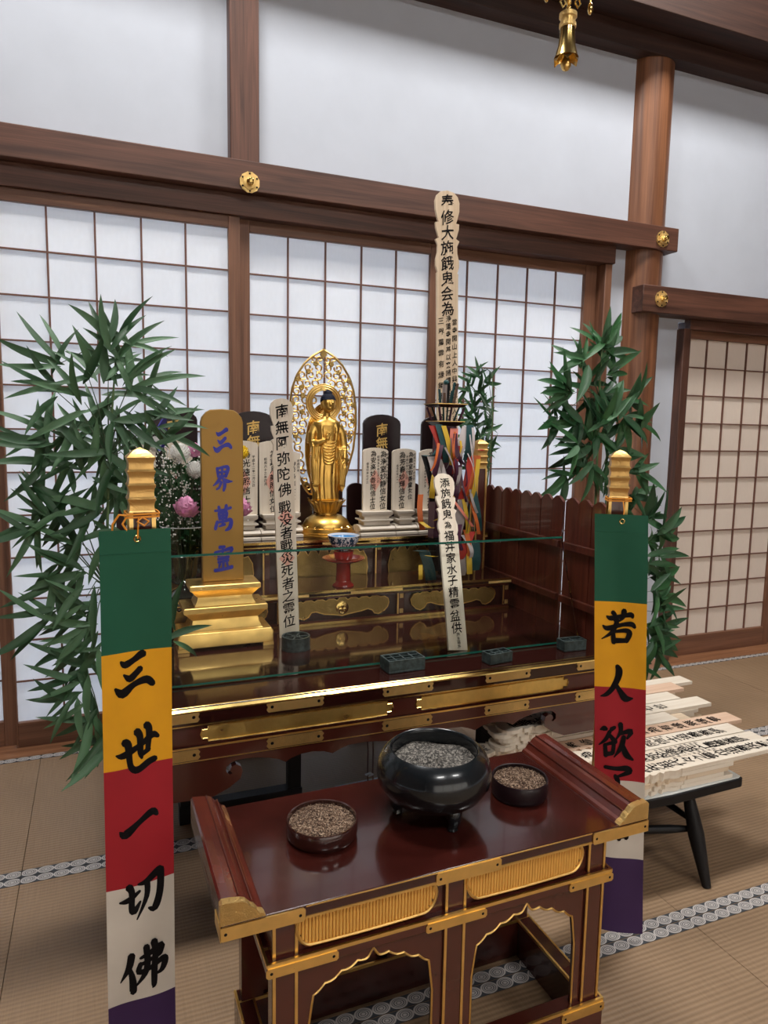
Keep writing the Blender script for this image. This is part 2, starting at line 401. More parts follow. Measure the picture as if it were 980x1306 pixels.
BR = {
 '三': [[(.20,.84,.04),(.30,.76,.10),(.50,.84,.085),(.70,.96,.11),(.75,.93,.08)], [(.26,.53,.03),(.40,.42,.10),(.55,.52,.09),(.66,.62,.09)], [(.05,.24,.04),(.22,.10,.13),(.5,.27,.085),(.8,.34,.11),(.95,.22,.09)]],
 '世': [[(.03,.45,.02),(.2,.42,.09),(.6,.58,.07),(.85,.74,.09),(.98,.68,.05)], [(.22,.70,.10),(.3,.62,.10),(.32,.3,.08),(.36,.12,.08),(.5,.04,.09),(.75,.16,.09),(.90,.20,.08)], [(.5,.88,.10),(.57,.75,.09),(.57,.42,.08),(.6,.28,.04)], [(.72,.98,.10),(.78,.86,.09),(.74,.45,.07)], [(.57,.34,.06),(.76,.44,.07)]],
 '一': [[(.03,.35,.03),(.16,.26,.13),(.5,.48,.085),(.84,.66,.11),(.97,.56,.06)]],
 '切': [[(.02,.48,.03),(.2,.5,.08),(.45,.66,.04)], [(.22,.80,.10),(.28,.66,.08),(.27,.32,.08),(.32,.22,.09),(.46,.42,.03)], [(.42,.82,.03),(.6,.84,.08),(.88,1.0,.11),(.93,.92,.10),(.90,.5,.10),(.78,.18,.10),(.64,.22,.03)], [(.62,.84,.08),(.60,.5,.07),(.38,.02,.02)]],
 '佛': [[(.24,.82,.09),(.18,.55,.08),(.01,.28,.015)], [(.20,.52,.05),(.25,.3,.08),(.26,.03,.09),(.23,.0,.05)], [(.42,.72,.04),(.6,.78,.07),(.85,.88,.09),(.82,.7,.07)], [(.44,.58,.05),(.82,.70,.06)], [(.42,.6,.06),(.38,.42,.07),(.6,.45,.06),(.88,.58,.08),(.93,.50,.09),(.86,.34,.07),(.72,.28,.02)], [(.54,.95,.08),(.56,.6,.08),(.5,.35,.07),(.30,.10,.015)], [(.70,1.02,.09),(.73,.8,.08),(.70,.4,.08),(.69,.08,.07),(.66,.0,.02)]],
 '若': [[(.12,.86,.03),(.26,.80,.09),(.6,.88,.07),(.85,.94,.09),(.90,.86,.05)], [(.30,.98,.08),(.38,.88,.07),(.36,.72,.03)], [(.64,1.04,.10),(.62,.86,.08),(.52,.72,.03)], [(.02,.58,.03),(.18,.50,.09),(.6,.62,.07),(.88,.66,.09),(.98,.58,.06)], [(.44,.78,.08),(.42,.6,.09),(.28,.36,.07),(.0,.18,.015)], [(.34,.42,.07),(.38,.12,.09),(.40,.06,.05)], [(.36,.40,.05),(.72,.46,.08),(.84,.38,.10),(.76,.14,.08)], [(.40,.14,.10),(.72,.16,.08)]],
 '人': [[(.46,1.0,.08),(.53,.86,.13),(.50,.62,.12),(.34,.30,.10),(.16,.12,.08),(-.02,.06,.02)], [(.46,.42,.07),(.62,.20,.10),(.78,.02,.13),(1.0,.04,.03)]],
 '欲': [[(.02,.84,.03),(.12,.88,.09),(.2,.86,.06)], [(.34,.86,.08),(.44,.92,.06)], [(.30,.80,.07),(.2,.58,.07),(.0,.40,.02)], [(.28,.72,.06),(.48,.5,.09)], [(.18,.42,.07),(.22,.10,.08)], [(.2,.42,.05),(.42,.46,.07),(.42,.18,.07)], [(.22,.14,.08),(.42,.18,.07)], [(.60,1.02,.09),(.62,.82,.07),(.50,.58,.03)], [(.60,.74,.05),(.92,.84,.09),(.82,.62,.04)], [(.72,.66,.08),(.66,.36,.09),(.46,.06,.015)], [(.70,.42,.07),(.82,.16,.11),(1.02,.02,.04)]],
 '了': [[(.12,.92,.07),(.5,.88,.08),(.82,.90,.11),(.92,.80,.10),(.62,.66,.06),(.46,.60,.04)], [(.46,.66,.07),(.55,.5,.10),(.55,.2,.09),(.46,.0,.10),(.28,.1,.02)]],
 '知': [[(.25,.98,.08),(.06,.66,.02)], [(.18,.8,.05),(.52,.86,.06)], [(.03,.52,.04),(.54,.62,.08)], [(.32,.84,.07),(.30,.45,.08),(.02,.02,.015)], [(.32,.42,.05),(.48,.16,.10)], [(.62,.76,.08),(.66,.10,.09)], [(.62,.76,.05),(.95,.84,.10),(.90,.15,.09)], [(.66,.18,.08),(.90,.22,.07)]],
 '界': [[(.22,.93,.09),(.28,.58,.08)], [(.24,.92,.06),(.66,1.0,.08),(.78,.92,.11),(.66,.60,.09)], [(.3,.76,.06),(.68,.80,.06)], [(.48,.94,.07),(.45,.62,.07)], [(.28,.58,.07),(.64,.62,.07)], [(.42,.60,.09),(.25,.38,.09),(.0,.20,.02)], [(.48,.52,.06),(.70,.40,.10),(1.0,.38,.03)], [(.42,.36,.09),(.32,.14,.06),(.18,.06,.05)], [(.58,.46,.10),(.60,.2,.10),(.54,.0,.07)]],
 '萬': [[(.08,.84,.06),(.5,.86,.07),(.92,.96,.07)], [(.28,1.0,.09),(.36,.78,.07)], [(.68,1.05,.10),(.60,.80,.07)], [(.28,.74,.08),(.33,.48,.08)], [(.3,.73,.06),(.68,.78,.09),(.66,.5,.07)], [(.33,.62,.06),(.66,.66,.06)], [(.33,.50,.07),(.66,.54,.07)], [(.5,.76,.07),(.48,.26,.08)], [(.2,.38,.09),(.10,.08,.10)], [(.18,.34,.06),(.6,.40,.07),(.90,.44,.11),(.86,.14,.12),(.62,.0,.05)], [(.30,.18,.05),(.6,.26,.07)]],
 '靈': [[(.30,.98,.09),(.58,1.0,.07)], [(.08,.76,.09),(.05,.62,.05)], [(.1,.78,.06),(.5,.84,.07),(.96,.92,.10),(.86,.74,.05)], [(.48,.96,.07),(.46,.64,.07)], [(.22,.62,.07),(.42,.66,.06)], [(.55,.68,.06),(.78,.72,.07)], [(.22,.48,.08),(.78,.56,.08)], [(.22,.34,.06),(.76,.42,.08)], [(.5,.40,.08),(.48,.06,.08)], [(.32,.28,.08),(.26,.12,.05)], [(.68,.30,.08),(.74,.14,.05)], [(.05,.00,.09),(.5,.04,.08),(.96,.12,.10)]],
}
def brush(g, ch, cx, cz, size, y, wx=1.0, fy=None):
    for si, st in enumerate(BR[ch]):
        P = [st[0]] + list(st) + [st[-1]]; pts = []
        for i in range(1, len(P)-2):
            for t in (0, .25, .5, .75):
                a, b, c, d = P[i-1], P[i], P[i+1], P[i+2]
                pts.append(tuple(0.5*((2*b[k]) + (c[k]-a[k])*t + (2*a[k]-5*b[k]+4*c[k]-d[k])*t*t + (3*b[k]-a[k]-3*c[k]+d[k])*t**3) for k in range(3)))
        pts.append(st[-1]); vs = []
        for i, (x, z, wd) in enumerate(pts):
            a = pts[max(0, i-1)]; b = pts[min(len(pts)-1, i+1)]
            dx, dz = b[0]-a[0], b[1]-a[1]; l = math.hypot(dx, dz) or 1; h = max(wd, 0.010)*0.86
            vs.append((x-dz/l*h, z+dx/l*h)); vs.append((x+dz/l*h, z-dx/l*h))
        n = len(pts); fs = [(2*i, 2*i+1, 2*i+3, 2*i+2) for i in range(n-1)]
        for e, (i, sg) in enumerate(((0, -1), (n-1, 1))):      # soft ends
            x, z, wd = pts[i]; a = pts[max(0, i-1)]; b = pts[min(n-1, i+1)]
            dx, dz = b[0]-a[0], b[1]-a[1]; l = math.hypot(dx, dz) or 1; h = max(wd, .010)*0.78
            o = len(vs); vs.append((x+sg*dx/l*h*.8-dz/l*h*.5, z+sg*dz/l*h*.8+dx/l*h*.5)); vs.append((x+sg*dx/l*h*.8+dz/l*h*.5, z+sg*dz/l*h*.8-dx/l*h*.5))
            fs.append((2*i, 2*i+1, o+1, o))
        out = []
        for x, z in vs:
            X = cx+(x-.5)*size*wx; Z = cz+(z-.5)*size
            Y = (fy(X, Z) if fy else 0) + y - si*0.00012
            out.append((X, Y, Z))
        g.add(out, fs)

# ================================================================== THE SETTING
FY = 3.43                                         # plane of the paper screens
# floor with tatami
floor = struct(obj('floor', G().box(-4.2, 6.6, -4.0, 3.275, -0.06, -0.03), 'tatami', smooth=0))
mat_me = mesh_of(G().box(0.001, 1.869, 0.001, 0.909, -0.03, 0.0), 'tatami_mat', 'tatami', 0)
her_me = mesh_of(G().box(0.001, 1.869, -0.018, 0.018, -0.0285, 0.0015), 'border', 'tatami_border', 0)
for r in range(8):
    y1 = 3.275 - 0.903*r; y0 = y1 - 0.903
    for c in range(-2, 3):
        x0 = -0.268 + 1.87*c
        t = link('tatami_mat', mat_me, floor, (x0, y0-0.003, 0))
        for yy in (y0+0.0165, y1-0.0225): link('border', her_me, t, (0, yy-(y0-0.003), 0))
struct(obj('trim_1', G().box(-4.2, 6.6, 3.278, 3.52, -0.06, 0.001), 'sill_wood'))['label'] = 'smooth orange-brown wooden sill board under the paper screens'

# plaster
def wallbox(name, *bxs, mat='plaster'):
    g = G()
    for b in bxs: g.box(*b)
    return struct(obj(name, g, mat, smooth=0))
wallbox('wall_back', (-4.2, 6.6, 3.42, 3.56, 2.40, 5.2), (2.74, 3.30, 3.42, 3.56, 0.0, 2.40), (3.30, 6.6, 3.42, 3.56, 2.12, 2.40))
wallbox('wall_left', (-4.3, -4.2, -4.0, 3.56, 0, 5.2), mat='hall_wood'); wallbox('wall_right', (6.6, 6.7, -4.0, 3.56, 0, 5.2), mat='hall_wood'); wallbox('wall_front', (-4.3, -1.9, -4.1, -4.0, 0, 5.2), (5.3, 6.7, -4.1, -4.0, 0, 5.2), (-1.9, 5.3, -4.1, -4.0, 2.5, 5.2), mat='hall_wood')
struct(obj('ceiling', G().box(-4.3, 6.7, -4.1, 3.56, 5.2, 5.26), 'ceiling_wood', smooth=0))

def beam(name, x0, x1, y0, y1, z0, z1, mat='beam_wood_x', label=None):
    return struct(obj(name, G().box(x0, x1, y0, y1, z0, z1), mat, bevel=0.004, label=label))
beam('trim_2', -4.2, 3.155, 3.31, 3.42, 2.492, 2.622, label='long brown wooden beam across the wall above the left paper screens')
beam('trim_3', -4.2, 2.755, 3.36, 3.50, 2.395, 2.492, label='darker lintel board tucked under the long beam')
beam('trim_4', 2.90, 6.6, 3.285, 3.42, 2.135, 2.285, label='lower brown wooden beam above the right hand paper screens')
beam('trim_5', 3.35, 6.6, 3.37, 3.50, 2.075, 2.135, label='dark lintel board under the lower right beam')
beam('trim_6', -4.2, 6.6, 3.322, 3.44, 3.53, 3.645, 'ceiling_wood', 'thin wooden frieze board at the top of the plaster')
beam('trim_7', -4.2, 6.6, 3.16, 3.42, 3.645, 4.35, 'ceiling_wood', 'broad reddish wooden beam under the ceiling')
beam('trim_8', 0.585, 0.716, 3.35, 3.45, 2.622, 3.53, 'beam_wood_z', 'squared wooden stud between the two upper plaster panels')
struct(obj('trim_9', G().lathe([(0.142, 0.0), (0.142, 3.645)], 40, Matrix.Translation((3.005, 3.472, 0))), 'pillar_wood', label='round reddish wooden pillar with flame grain'))
beam('trim_10', 2.70, 2.748, 3.375, 3.50, 0, 2.395, 'frame_wood_z', 'upright jamb left of the round pillar')
beam('trim_11', 3.295, 3.352, 3.36, 3.50, 0, 2.075, 'beam_wood_z', 'upright jamb right of the round pillar')

# gold hexagonal nail covers on the beams
def nail_cover(x, z, y, label):
    t = thing('nail_cover', label, 'ornament', (x, y, z), group='gilt nail covers on the beams')
    g = G(); R = 0.046; hexa = []
    for k in range(6):
        for d, rr in ((-12, R), (0, R*.93), (12, R)):
            a = math.radians(60*k+30+d); hexa.append((rr*math.cos(a), rr*math.sin(a)))
    g.prism(hexa, -0.008, 0.0)
    g.lathe([(0.030, 0.0), (0.030, .004), (0.022, .006)], 20, Matrix.Translation((0, -0.008, 0)) @ Matrix.Rotation(PI/2, 4, 'X'))
    obj('plate', g, 'engraved_gold', t)
    h = G()
    for k in range(6):
        a = math.radians(60*k+30); h.ball((0.037*math.cos(a), -0.0085, 0.037*math.sin(a)), 0.0045, 6, 4)
    objs('rivet_hole', h, 'ink', t)
    b = G().lathe([(0.017, 0), (0.016, .008), (0.010, .012), (0.010, .020), (0.013, .024), (0.011, .030), (0.004, .033)], 16, Matrix.Translation((0, -0.013, 0)) @ Matrix.Rotation(PI/2, 4, 'X'))
    obj('boss', b, 'bright_gold', t)
nail_cover(0.662, 2.527, 3.309, 'gilt hexagonal nail cover on the long beam below the square stud')
nail_cover(3.035, 2.55, 3.309, 'gilt hexagonal nail cover at the right end of the long beam')
nail_cover(3.03, 2.212, 3.284, 'gilt hexagonal nail cover on the lower right beam at the pillar')

# paper screens
def shoji(name, label, x0, x1, y, z0, z1, cols, rows, ptop, pbot, stile_l, stile_r, papermat):
    """x0..x1 paper edges; stiles outside them"""
    d = struct(obj(name, G().box(x0-stile_l, x0, y-0.018, y+0.016, z0, z1), 'frame_wood_z', bevel=0.002, label=label))
    obj('stile', G().box(x1, x1+stile_r, y-0.018, y+0.016, z0, z1), 'frame_wood_z', d, bevel=0.002)
    obj('top_rail', G().box(x0, x1, y-0.017, y+0.015, ptop, z1), 'frame_wood_x', d, bevel=0.002)
    obj('bottom_rail', G().box(x0, x1, y-0.017, y+0.015, z0, pbot), 'frame_wood_x', d, bevel=0.002)
    cw = (x1-x0)/cols; rh = (ptop-pbot)/rows
    vb = mesh_of(G().box(-0.004, 0.004, 0, 0.010, pbot, ptop), 'lattice_bar', 'kumiko', 0)
    hb = mesh_of(G().box(x0, x1, 0.001, 0.009, -0.0035, 0.0035), 'lattice_bar', 'kumiko', 0)
    pm = mesh_of(G().box(0.0005, cw-.0005, 0, 0.0012, 0.0005, rh-.0005), 'paper_pane', papermat, 0)
    for i in range(1, cols): link('lattice_bar', vb, d, (x0+cw*i, y-0.004, 0))
    for j in range(1, rows): link('lattice_bar', hb, d, (0, y-0.004, pbot+rh*j))
    for i in range(cols):
        for j in range(rows): link('paper_pane', pm, d, (x0+cw*i, y+0.0065, pbot+rh*j))
    return d
shoji('door_1', 'sliding paper screen at the far left edge', -1.345, -0.425, FY+0.002, 0.001, 2.395, 5, 12, 2.342, 0.114, 0.05, 0.05, 'shoji_paper')
shoji('door_2', 'sliding paper screen behind the left bamboo', -0.365, 0.578, FY-0.036, 0.001, 2.395, 5, 12, 2.342, 0.114, 0.009, 0.052, 'shoji_paper')
shoji('door_3', 'sliding paper screen behind the gilt statue', 0.682, 1.620, FY, 0.001, 2.395, 5, 12, 2.342, 0.114, 0.05, 0.048, 'shoji_paper')
shoji('door_4', 'sliding paper screen left of the round pillar', 1.674, 2.618, FY+0.036, 0.001, 2.395, 5, 12, 2.342, 0.114, 0.05, 0.082, 'shoji_paper')
d5 = shoji('door_5', 'old beige sliding paper screen right of the pillar', 3.386, 4.235, FY, 0.001, 2.075, 5, 11, 2.028, 0.128, 0.034, 0.045, 'old_shoji_paper')
shoji('door_6', 'old beige sliding paper screen at the right edge', 4.345, 5.19, FY+0.03, 0.001, 2.075, 5, 11, 2.028, 0.128, 0.062, 0.045, 'old_shoji_paper')
d7 = shoji('door_7', 'old beige sliding paper screen out at the right', 5.30, 6.15, FY, 0.001, 2.075, 5, 11, 2.028, 0.128, 0.062, 0.045, 'old_shoji_paper')
for k in range(4):
    shoji('door_%d' % (8+k), 'backlit paper screen on the opposite side of the hall, number %s from the left wall' % ['one', 'two', 'three', 'four'][k], -1.85+1.79*k, -.16+1.79*k, -4.04, 0.0, 2.5, 6, 8, 2.42, .25, .05, .05, 'bright_paper')
struct(obj('wall_right_return', G().box(6.2, 6.6, 3.40, 3.52, 0, 2.12), 'plaster', smooth=0)); bpy.data.objects['wall_right_return'].name = 'wall_back.001'
struct(obj('wall_back', G().box(-4.2, -1.40, 3.42, 3.54, 0, 2.40), 'plaster', smooth=0))
# backing board of the old screens (a closed room lies behind them)
struct(obj('trim_12', G().box(3.34, 6.2, 3.50, 3.54, 0.0, 2.12), 'plaster', smooth=0, label='solid backing behind the old beige screens'))

# veranda outside the paper screens, unseen, its roof added to keep skylight off the upper panes
struct(obj('ceiling', G().box(-4.2, 3.3, 3.60, 5.0, 2.62, 2.68), 'ceiling_wood', smooth=0))
struct(obj('floor', G().box(-4.2, 6.6, 3.56, 8.0, -0.30, -0.24), 'veranda_floor', smooth=0))
# ceiling lamps (bodies), with the added fill pair behind the viewer
for i, (x, y, z, e) in enumerate(LAMPS):
    t = thing('ceiling_lamp', ['white ceiling lamp above the altar side, left', 'white ceiling lamp above the altar side, right', 'added white fill lamp behind the viewer, left', 'added white fill lamp behind the viewer, right'][i], 'lamp', (x, y, 5.2), group='ceiling lamps')
    g = G(); g.box(-.60, .60, -.30, -.285, -.07, 0); g.box(-.60, .60, .285, .30, -.07, 0); g.box(-.60, -.585, -.285, .285, -.07, 0); g.box(.585, .60, -.285, .285, -.07, 0)
    objs('housing', g, 'lamp_body', t, smooth=0)
    obj('diffuser', G().box(-.585, .585, -.285, .285, -.05, -.04), 'lamp_glow', t, 0)

# ================================================================== ALTAR TABLE
AX, HW, AF, AB, ZT = 0.8625, 0.8275, 1.90, 3.17, 0.682
alt = thing('altar_table', 'long red-brown lacquered altar table with gilt edges and a cusped apron', 'altar', (AX, AF, 0.414))
def A(x): return x-AX
zb = 0.414
g = G().box(-HW, HW, 0, AB-AF, .629-zb, ZT-zb); obj('tabletop', g, 'mirror_lacquer', alt, bevel=0.002)
g = G().prism_x([(-.003, ZT-zb-.015), (-.0045, ZT-zb-.010), (.003, ZT-zb+.0014), (.009, ZT-zb+.0014), (.003, ZT-zb-.015)], -HW-.002, HW+.002); g.box(-HW-.003, -HW+.006, 0.004, AB-AF, ZT-zb-.009, ZT-zb+.0012)
g.box(-HW, HW, -.002, .003, .629-zb, .632-zb); objs('gilt_edge', g, 'bright_gold', alt, smooth=0)
objs('frieze', G().box(-HW+.015, HW-.015, .012, .03, .567-zb, .629-zb).box(-HW+.015, -HW+.03, .03, AB-AF-.02, .567-zb, .629-zb).box(HW-.03, HW-.015, .03, AB-AF-.02, .567-zb, .629-zb), 'lacquer', alt, bevel=0.001)
objs('lower_rail', G().box(-HW, HW, 0, .04, .527-zb, .567-zb).box(-HW, -HW+.04, .04, AB-AF, .527-zb, .567-zb).box(HW-.04, HW, .04, AB-AF, .527-zb, .567-zb).box(-HW+.04, HW-.04, AB-AF-.04, AB-AF, .527-zb, .567-zb), 'lacquer', alt, bevel=0.002)
objs('gilt_line', G().box(-HW-.001, HW+.001, -.002, .001, .564-zb, .5685-zb).box(-HW-.001, HW+.001, -.002, .001, .527-zb, .529-zb), 'gold', alt, smooth=0)
ap = [(.035, .414), (.271, .413), (.315, .431), (.348, .453), (.355, .475), (.350, .490), (.337, .497), (.324, .493), (.319, .481), (.326, .473), (.318, .470), (.309, .480), (.309, .494), (.322, .506), (.340, .510), (.368, .511), (.400, .508), (.431, .502), (.460, .492), (.479, .481), (.497, .491), (.523, .498), (.560, .500), (.595, .495), (.622, .484), (.645, .494), (.671, .502), (.72, .504), (.76, .500), (.8625, .486)]
full = [(A(x), z-zb) for x, z in ap] + [(-A(x), z-zb) for x, z in reversed(ap[:-1])] + [(-A(.035), .527-zb), (A(.035), .527-zb)]
obj('apron', G().prism(full, .004, .026), 'lacquer', alt, smooth=0)
sd = [(0.03, 0.0), (0.25, 0.0), (.33, .08), (.9, .08), (1.0, 0.0), (1.25, 0.0), (1.25, .113), (.03, .113)]
for sx in (-1, 1): obj('side_apron', G().prism_x(sd, sx*HW-.011*(1+sx), sx*HW+.011*(1-sx)), 'lacquer', alt, smooth=0)
def fitting(g, h, cx, cz, w, hh, y):
    a = w/2; b = hh/2; c = .012
    g.prism([(cx-a, cz-b*.5), (cx-a+c*.5, cz-b), (cx+a-c*.5, cz-b), (cx+a, cz-b*.5), (cx+a-.004, cz), (cx+a, cz+b*.5), (cx+a-c*.5, cz+b), (cx-a+c*.5, cz+b), (cx-a, cz+b*.5), (cx-a+.004, cz)], y-.003, y)
    for s in (-1, 1): h.ball((cx+s*(a-.016), y-.003, cz), .0048, 8, 4, (1, .3, 1))
for nm, cz, hh in (('upper', .655, .030), ('lower', .547, .030)):
    for cx in (.152, .507, .862, 1.218, 1.573):
        g = G(); h = G(); fitting(g, h, A(cx), cz-zb, .170, hh, 0.0)
        f = obj('metal_fitting', g, 'engraved_gold', alt, smooth=0); objs('nail', h, 'ink', f)
def long_panel(cx0, cx1, z0, z1, y, name, parent, rootx, rootz, mat='gold_leaf'):
    zc = (z0+z1)/2-rootz; h = (z1-z0)/2; a, b = cx0-rootx, cx1-rootx
    half = [(0, 0), (.004, .55), (.018, .55), (.020, .95), (.05, .95), (.058, 1.0)]
    o = [(a+x, zc+h*k) for x, k in half] + [(b-x, zc+h*k) for x, k in reversed(half)] + [(b-x, zc-h*k) for x, k in half[1:]] + [(a+x, zc-h*k) for x, k in reversed(half[1:])]
    p = obj(name, G().prism(o, y-.001, y+.002), mat, parent, smooth=0)
    obj('gilt_rim', G().tube([(x, y-.002, z) for x, z in o], .0028, 6, True), 'bright_gold', p)
for a, b in ((.241, .816), (.893, 1.464)): long_panel(a, b, .575, .621, .012, 'gilt_panel', alt, AX, zb)

# black stands under the altar table
def stand(cx, label):
    t = thing('support_stand', label, 'stand', (cx, 2.50, 0), group='black stands carrying the altar table')
    W, D, H = .225, .50, .412
    for sx in (-1, 1):
        for y in (0, D-.04): obj('leg', G().box(sx*W-(.05 if sx > 0 else 0), sx*W+(.05 if sx < 0 else 0), y, y+.04, .065 if y == 0 else .03, H-.03), 'black_paint', t, bevel=.002)
    objs('foot_rail', G().box(-W-.004, W+.004, -.004, .048, 0, .065).box(-W, W, D-.045, D, 0, .03), 'black_paint', t, bevel=.002)
    obj('top_frame', G().box(-W, W, 0, D, H-.03, H), 'black_paint', t, bevel=.002)
stand(.465, 'black open-framed stand under the left half of the altar table')
stand(1.30, 'black open-framed stand under the right half of the altar table')
# the altar's lower shelf of rails ties table to stands
None and objs('under_rail', G().box(-.75, .75, .62, .66, 0.0, .113).box(-.75, .75, 1.05, 1.09, 0.0, .113), 'dark_lacquer', alt)

# ================================================================== DISPLAY STEPS
def cart_pts(cx, cz, w, h):
    pts = [(-.5, .12), (-.47, .36), (-.42, .42)]
    for i in range(7):
        x0 = -.40+i*.115
        pts += [(x0, .36), (x0+.03, .44+.04*(i in (3,))), (x0+.085, .44+.04*(i in (3,))), ]
    pts += [(.41, .38), (.45, .40), (.49, .28), (.5, .10), (.485, -.12), (.44, -.32), (.385, -.42), (.345, -.38), (.32, -.22), (.27, -.14), (.2, -.22), (.08, -.30), (0, -.36), (-.08, -.30), (-.18, -.24), (-.27, -.10), (-.315, -.12), (-.345, -.32), (-.39, -.42), (-.44, -.34), (-.485, -.14)]
    return [(cx+x*w, cz+z*h) for x, z in pts]
def step(name, label, y0, y1, z1, hw, first):
    t = thing(name, label, 'display step', (AX, y0, ZT))
    H = z1-ZT
    obj('top_board', G().box(-hw, hw, -.012, y1-y0, H-.020, H), 'mirror_lacquer', t, bevel=.0015)
    objs('gilt_edge', G().box(-hw-.001, hw+.001, -.014, -.010, H-.009, H+.001).box(-hw, hw, -.004, 0.0, 0.001, .012).box(-hw, hw, -.0005, .001, H-.026, H-.021), 'bright_gold', t, smooth=0)
    obj('carcass', G().box(-hw+.004, hw-.004, .012, y1-y0-.004, 0.0005, H-.020), 'dark_lacquer', t, smooth=0)
    objs('front_rail', G().box(-hw+.002, hw-.002, 0, .012, .0005, .020).box(-hw+.002, hw-.002, 0, .012, H-.034, H-.020), 'lacquer', t, smooth=0)
    px = [-hw+.002, A(.62)-.012, A(1.106)-.005, hw-.034]
    for i, x in enumerate(px):
        p = obj('post', G().box(x, x+.032, -.001, .012, .020, H-.034), 'lacquer', t, smooth=0)
        gx = x+.002 if i else x+.024
        objs('gilt_line', G().box(gx, gx+.006, -.003, -.001, .020, H-.034), 'gold', p, smooth=0)
        objs('fitting', G().box(x+.013, x+.028, -.003, -.001, .022, .040).box(x+.013, x+.028, -.003, -.001, H-.054, H-.036), 'engraved_gold', p, smooth=0)
    for i in range(3):
        a = px[i]+.032; b = px[i+1]; cx = (a+b)/2; cz = (.020+H-.034)/2; ww = (b-a)*.86; hh = (H-.054)*1.02
        pts = cart_pts(cx, cz, ww, hh)
        c = obj('gilt_cartouche', G().prism(pts, .004, .013), 'antique_gold', t, smooth=0)
        obj('gilt_rim', G().tube([(x, .003, z) for x, z in pts], .0022, 5, True), 'gold', c)
        if first and i == 1:
            e = G().lathe([(.026, 0), (.026, .003), (.022, .005)], 24, Matrix.Translation((cx, .004, cz)) @ Matrix.Rotation(PI/2, 4, 'X'))
            for k in range(3):
                a2 = PI/2+2*PI*k/3
                e.ball((cx+.010*math.cos(a2), -.002, cz+.010*math.sin(a2)), .009, 8, 6, (.8, .3, 1))
            obj('crest', e, 'bright_gold', c)
    for x0, x1 in ((-hw, -hw+.11), (A(.86), A(1.07)) if not first else (A(.55), A(.73)), (A(.90), A(1.12)), (hw-.11, hw)):
        obj('metal_fitting', G().box(x0, x1, -.0155, -.0135, H-.019, H-.0095), 'engraved_gold', t, smooth=0)
    return t
step('display_step', 'lower lacquered display step with a round gilt crest on its middle panel', 2.56, 2.80, .820, .765, True)
step('display_step', 'upper lacquered display step carrying the statue and the memorial tablets', 2.812, 3.135, .976, .79, False)

# ================================================================== PICKET SCREENS
def picket(name, label, p0, p1, n, z0, z1, mat, round_top, rails, thick=.012, grp=None, gap=.0015):
    d = Vector((p1[0]-p0[0], p1[1]-p0[1], 0)); Lg = d.length; rz = math.atan2(d.y, d.x)
    t = thing(name, label, 'fence', (p0[0], p0[1], z0), rz, grp)
    bw = Lg/n; H = z1-z0
    if round_top: top = [(bw/2-gap - (bw/2-gap)*(1-math.cos(a)), H-.030+.030*math.sin(a)) for a in [PI*k/8 for k in range(9)]]
    else: top = [(bw/2-gap, H-.022), (bw/2-gap-.006, H-.016), (.012, H-.003), (0, H), (-.012, H-.003), (-bw/2+gap+.006, H-.016), (-bw/2+gap, H-.022)]
    if round_top: top = [((bw/2-gap)*math.cos(PI*k/8), H-.030+.030*math.sin(PI*k/8)) for k in range(9)]
    me = mesh_of(G().prism([(-bw/2+gap, 0), (bw/2-gap, 0)] + top, -thick/2, thick/2), 'board', mat, 0)
    for i in range(n):
        o = link('board', me, t, (bw*(i+.5), .001*(-1)**i, 0))
    for z in rails: obj('rail', G().box(.004, Lg-.004, thick/2+.001, thick/2+.016, z-z0-.014, z-z0+.014), mat, t, bevel=.002)
    return t
picket('picket_screen', 'long dark red picket screen along the right side of the altar', (1.674, 2.262), (1.674, 3.085), 11, ZT, 1.197, 'fence_wood', False, (1.010, .80), grp='picket screens around the altar')
picket('picket_screen', 'short dark red picket screen panel beside the right banner', (1.674, 1.93), (1.674, 2.248), 4, ZT, 1.197, 'fence_wood', False, (1.010, .80), grp='picket screens around the altar')
picket('picket_screen', 'dark rounded picket screen behind the right hand memorial tablets', (1.085, 3.152), (1.655, 3.152), 6, ZT, 1.185, 'fence_black', True, (.80,), grp='picket screens around the altar')
picket('picket_screen', 'dark rounded picket screen behind the gilt statue', (.845, 3.152), (1.065, 3.152), 3, ZT, 1.185, 'fence_black', True, (.80,), grp='picket screens around the altar')
picket('picket_screen', 'dark rounded picket screen behind the left hand memorial tablets', (.06, 3.152), (.825, 3.152), 8, ZT, 1.185, 'fence_black', True, (.80,), grp='picket screens around the altar')

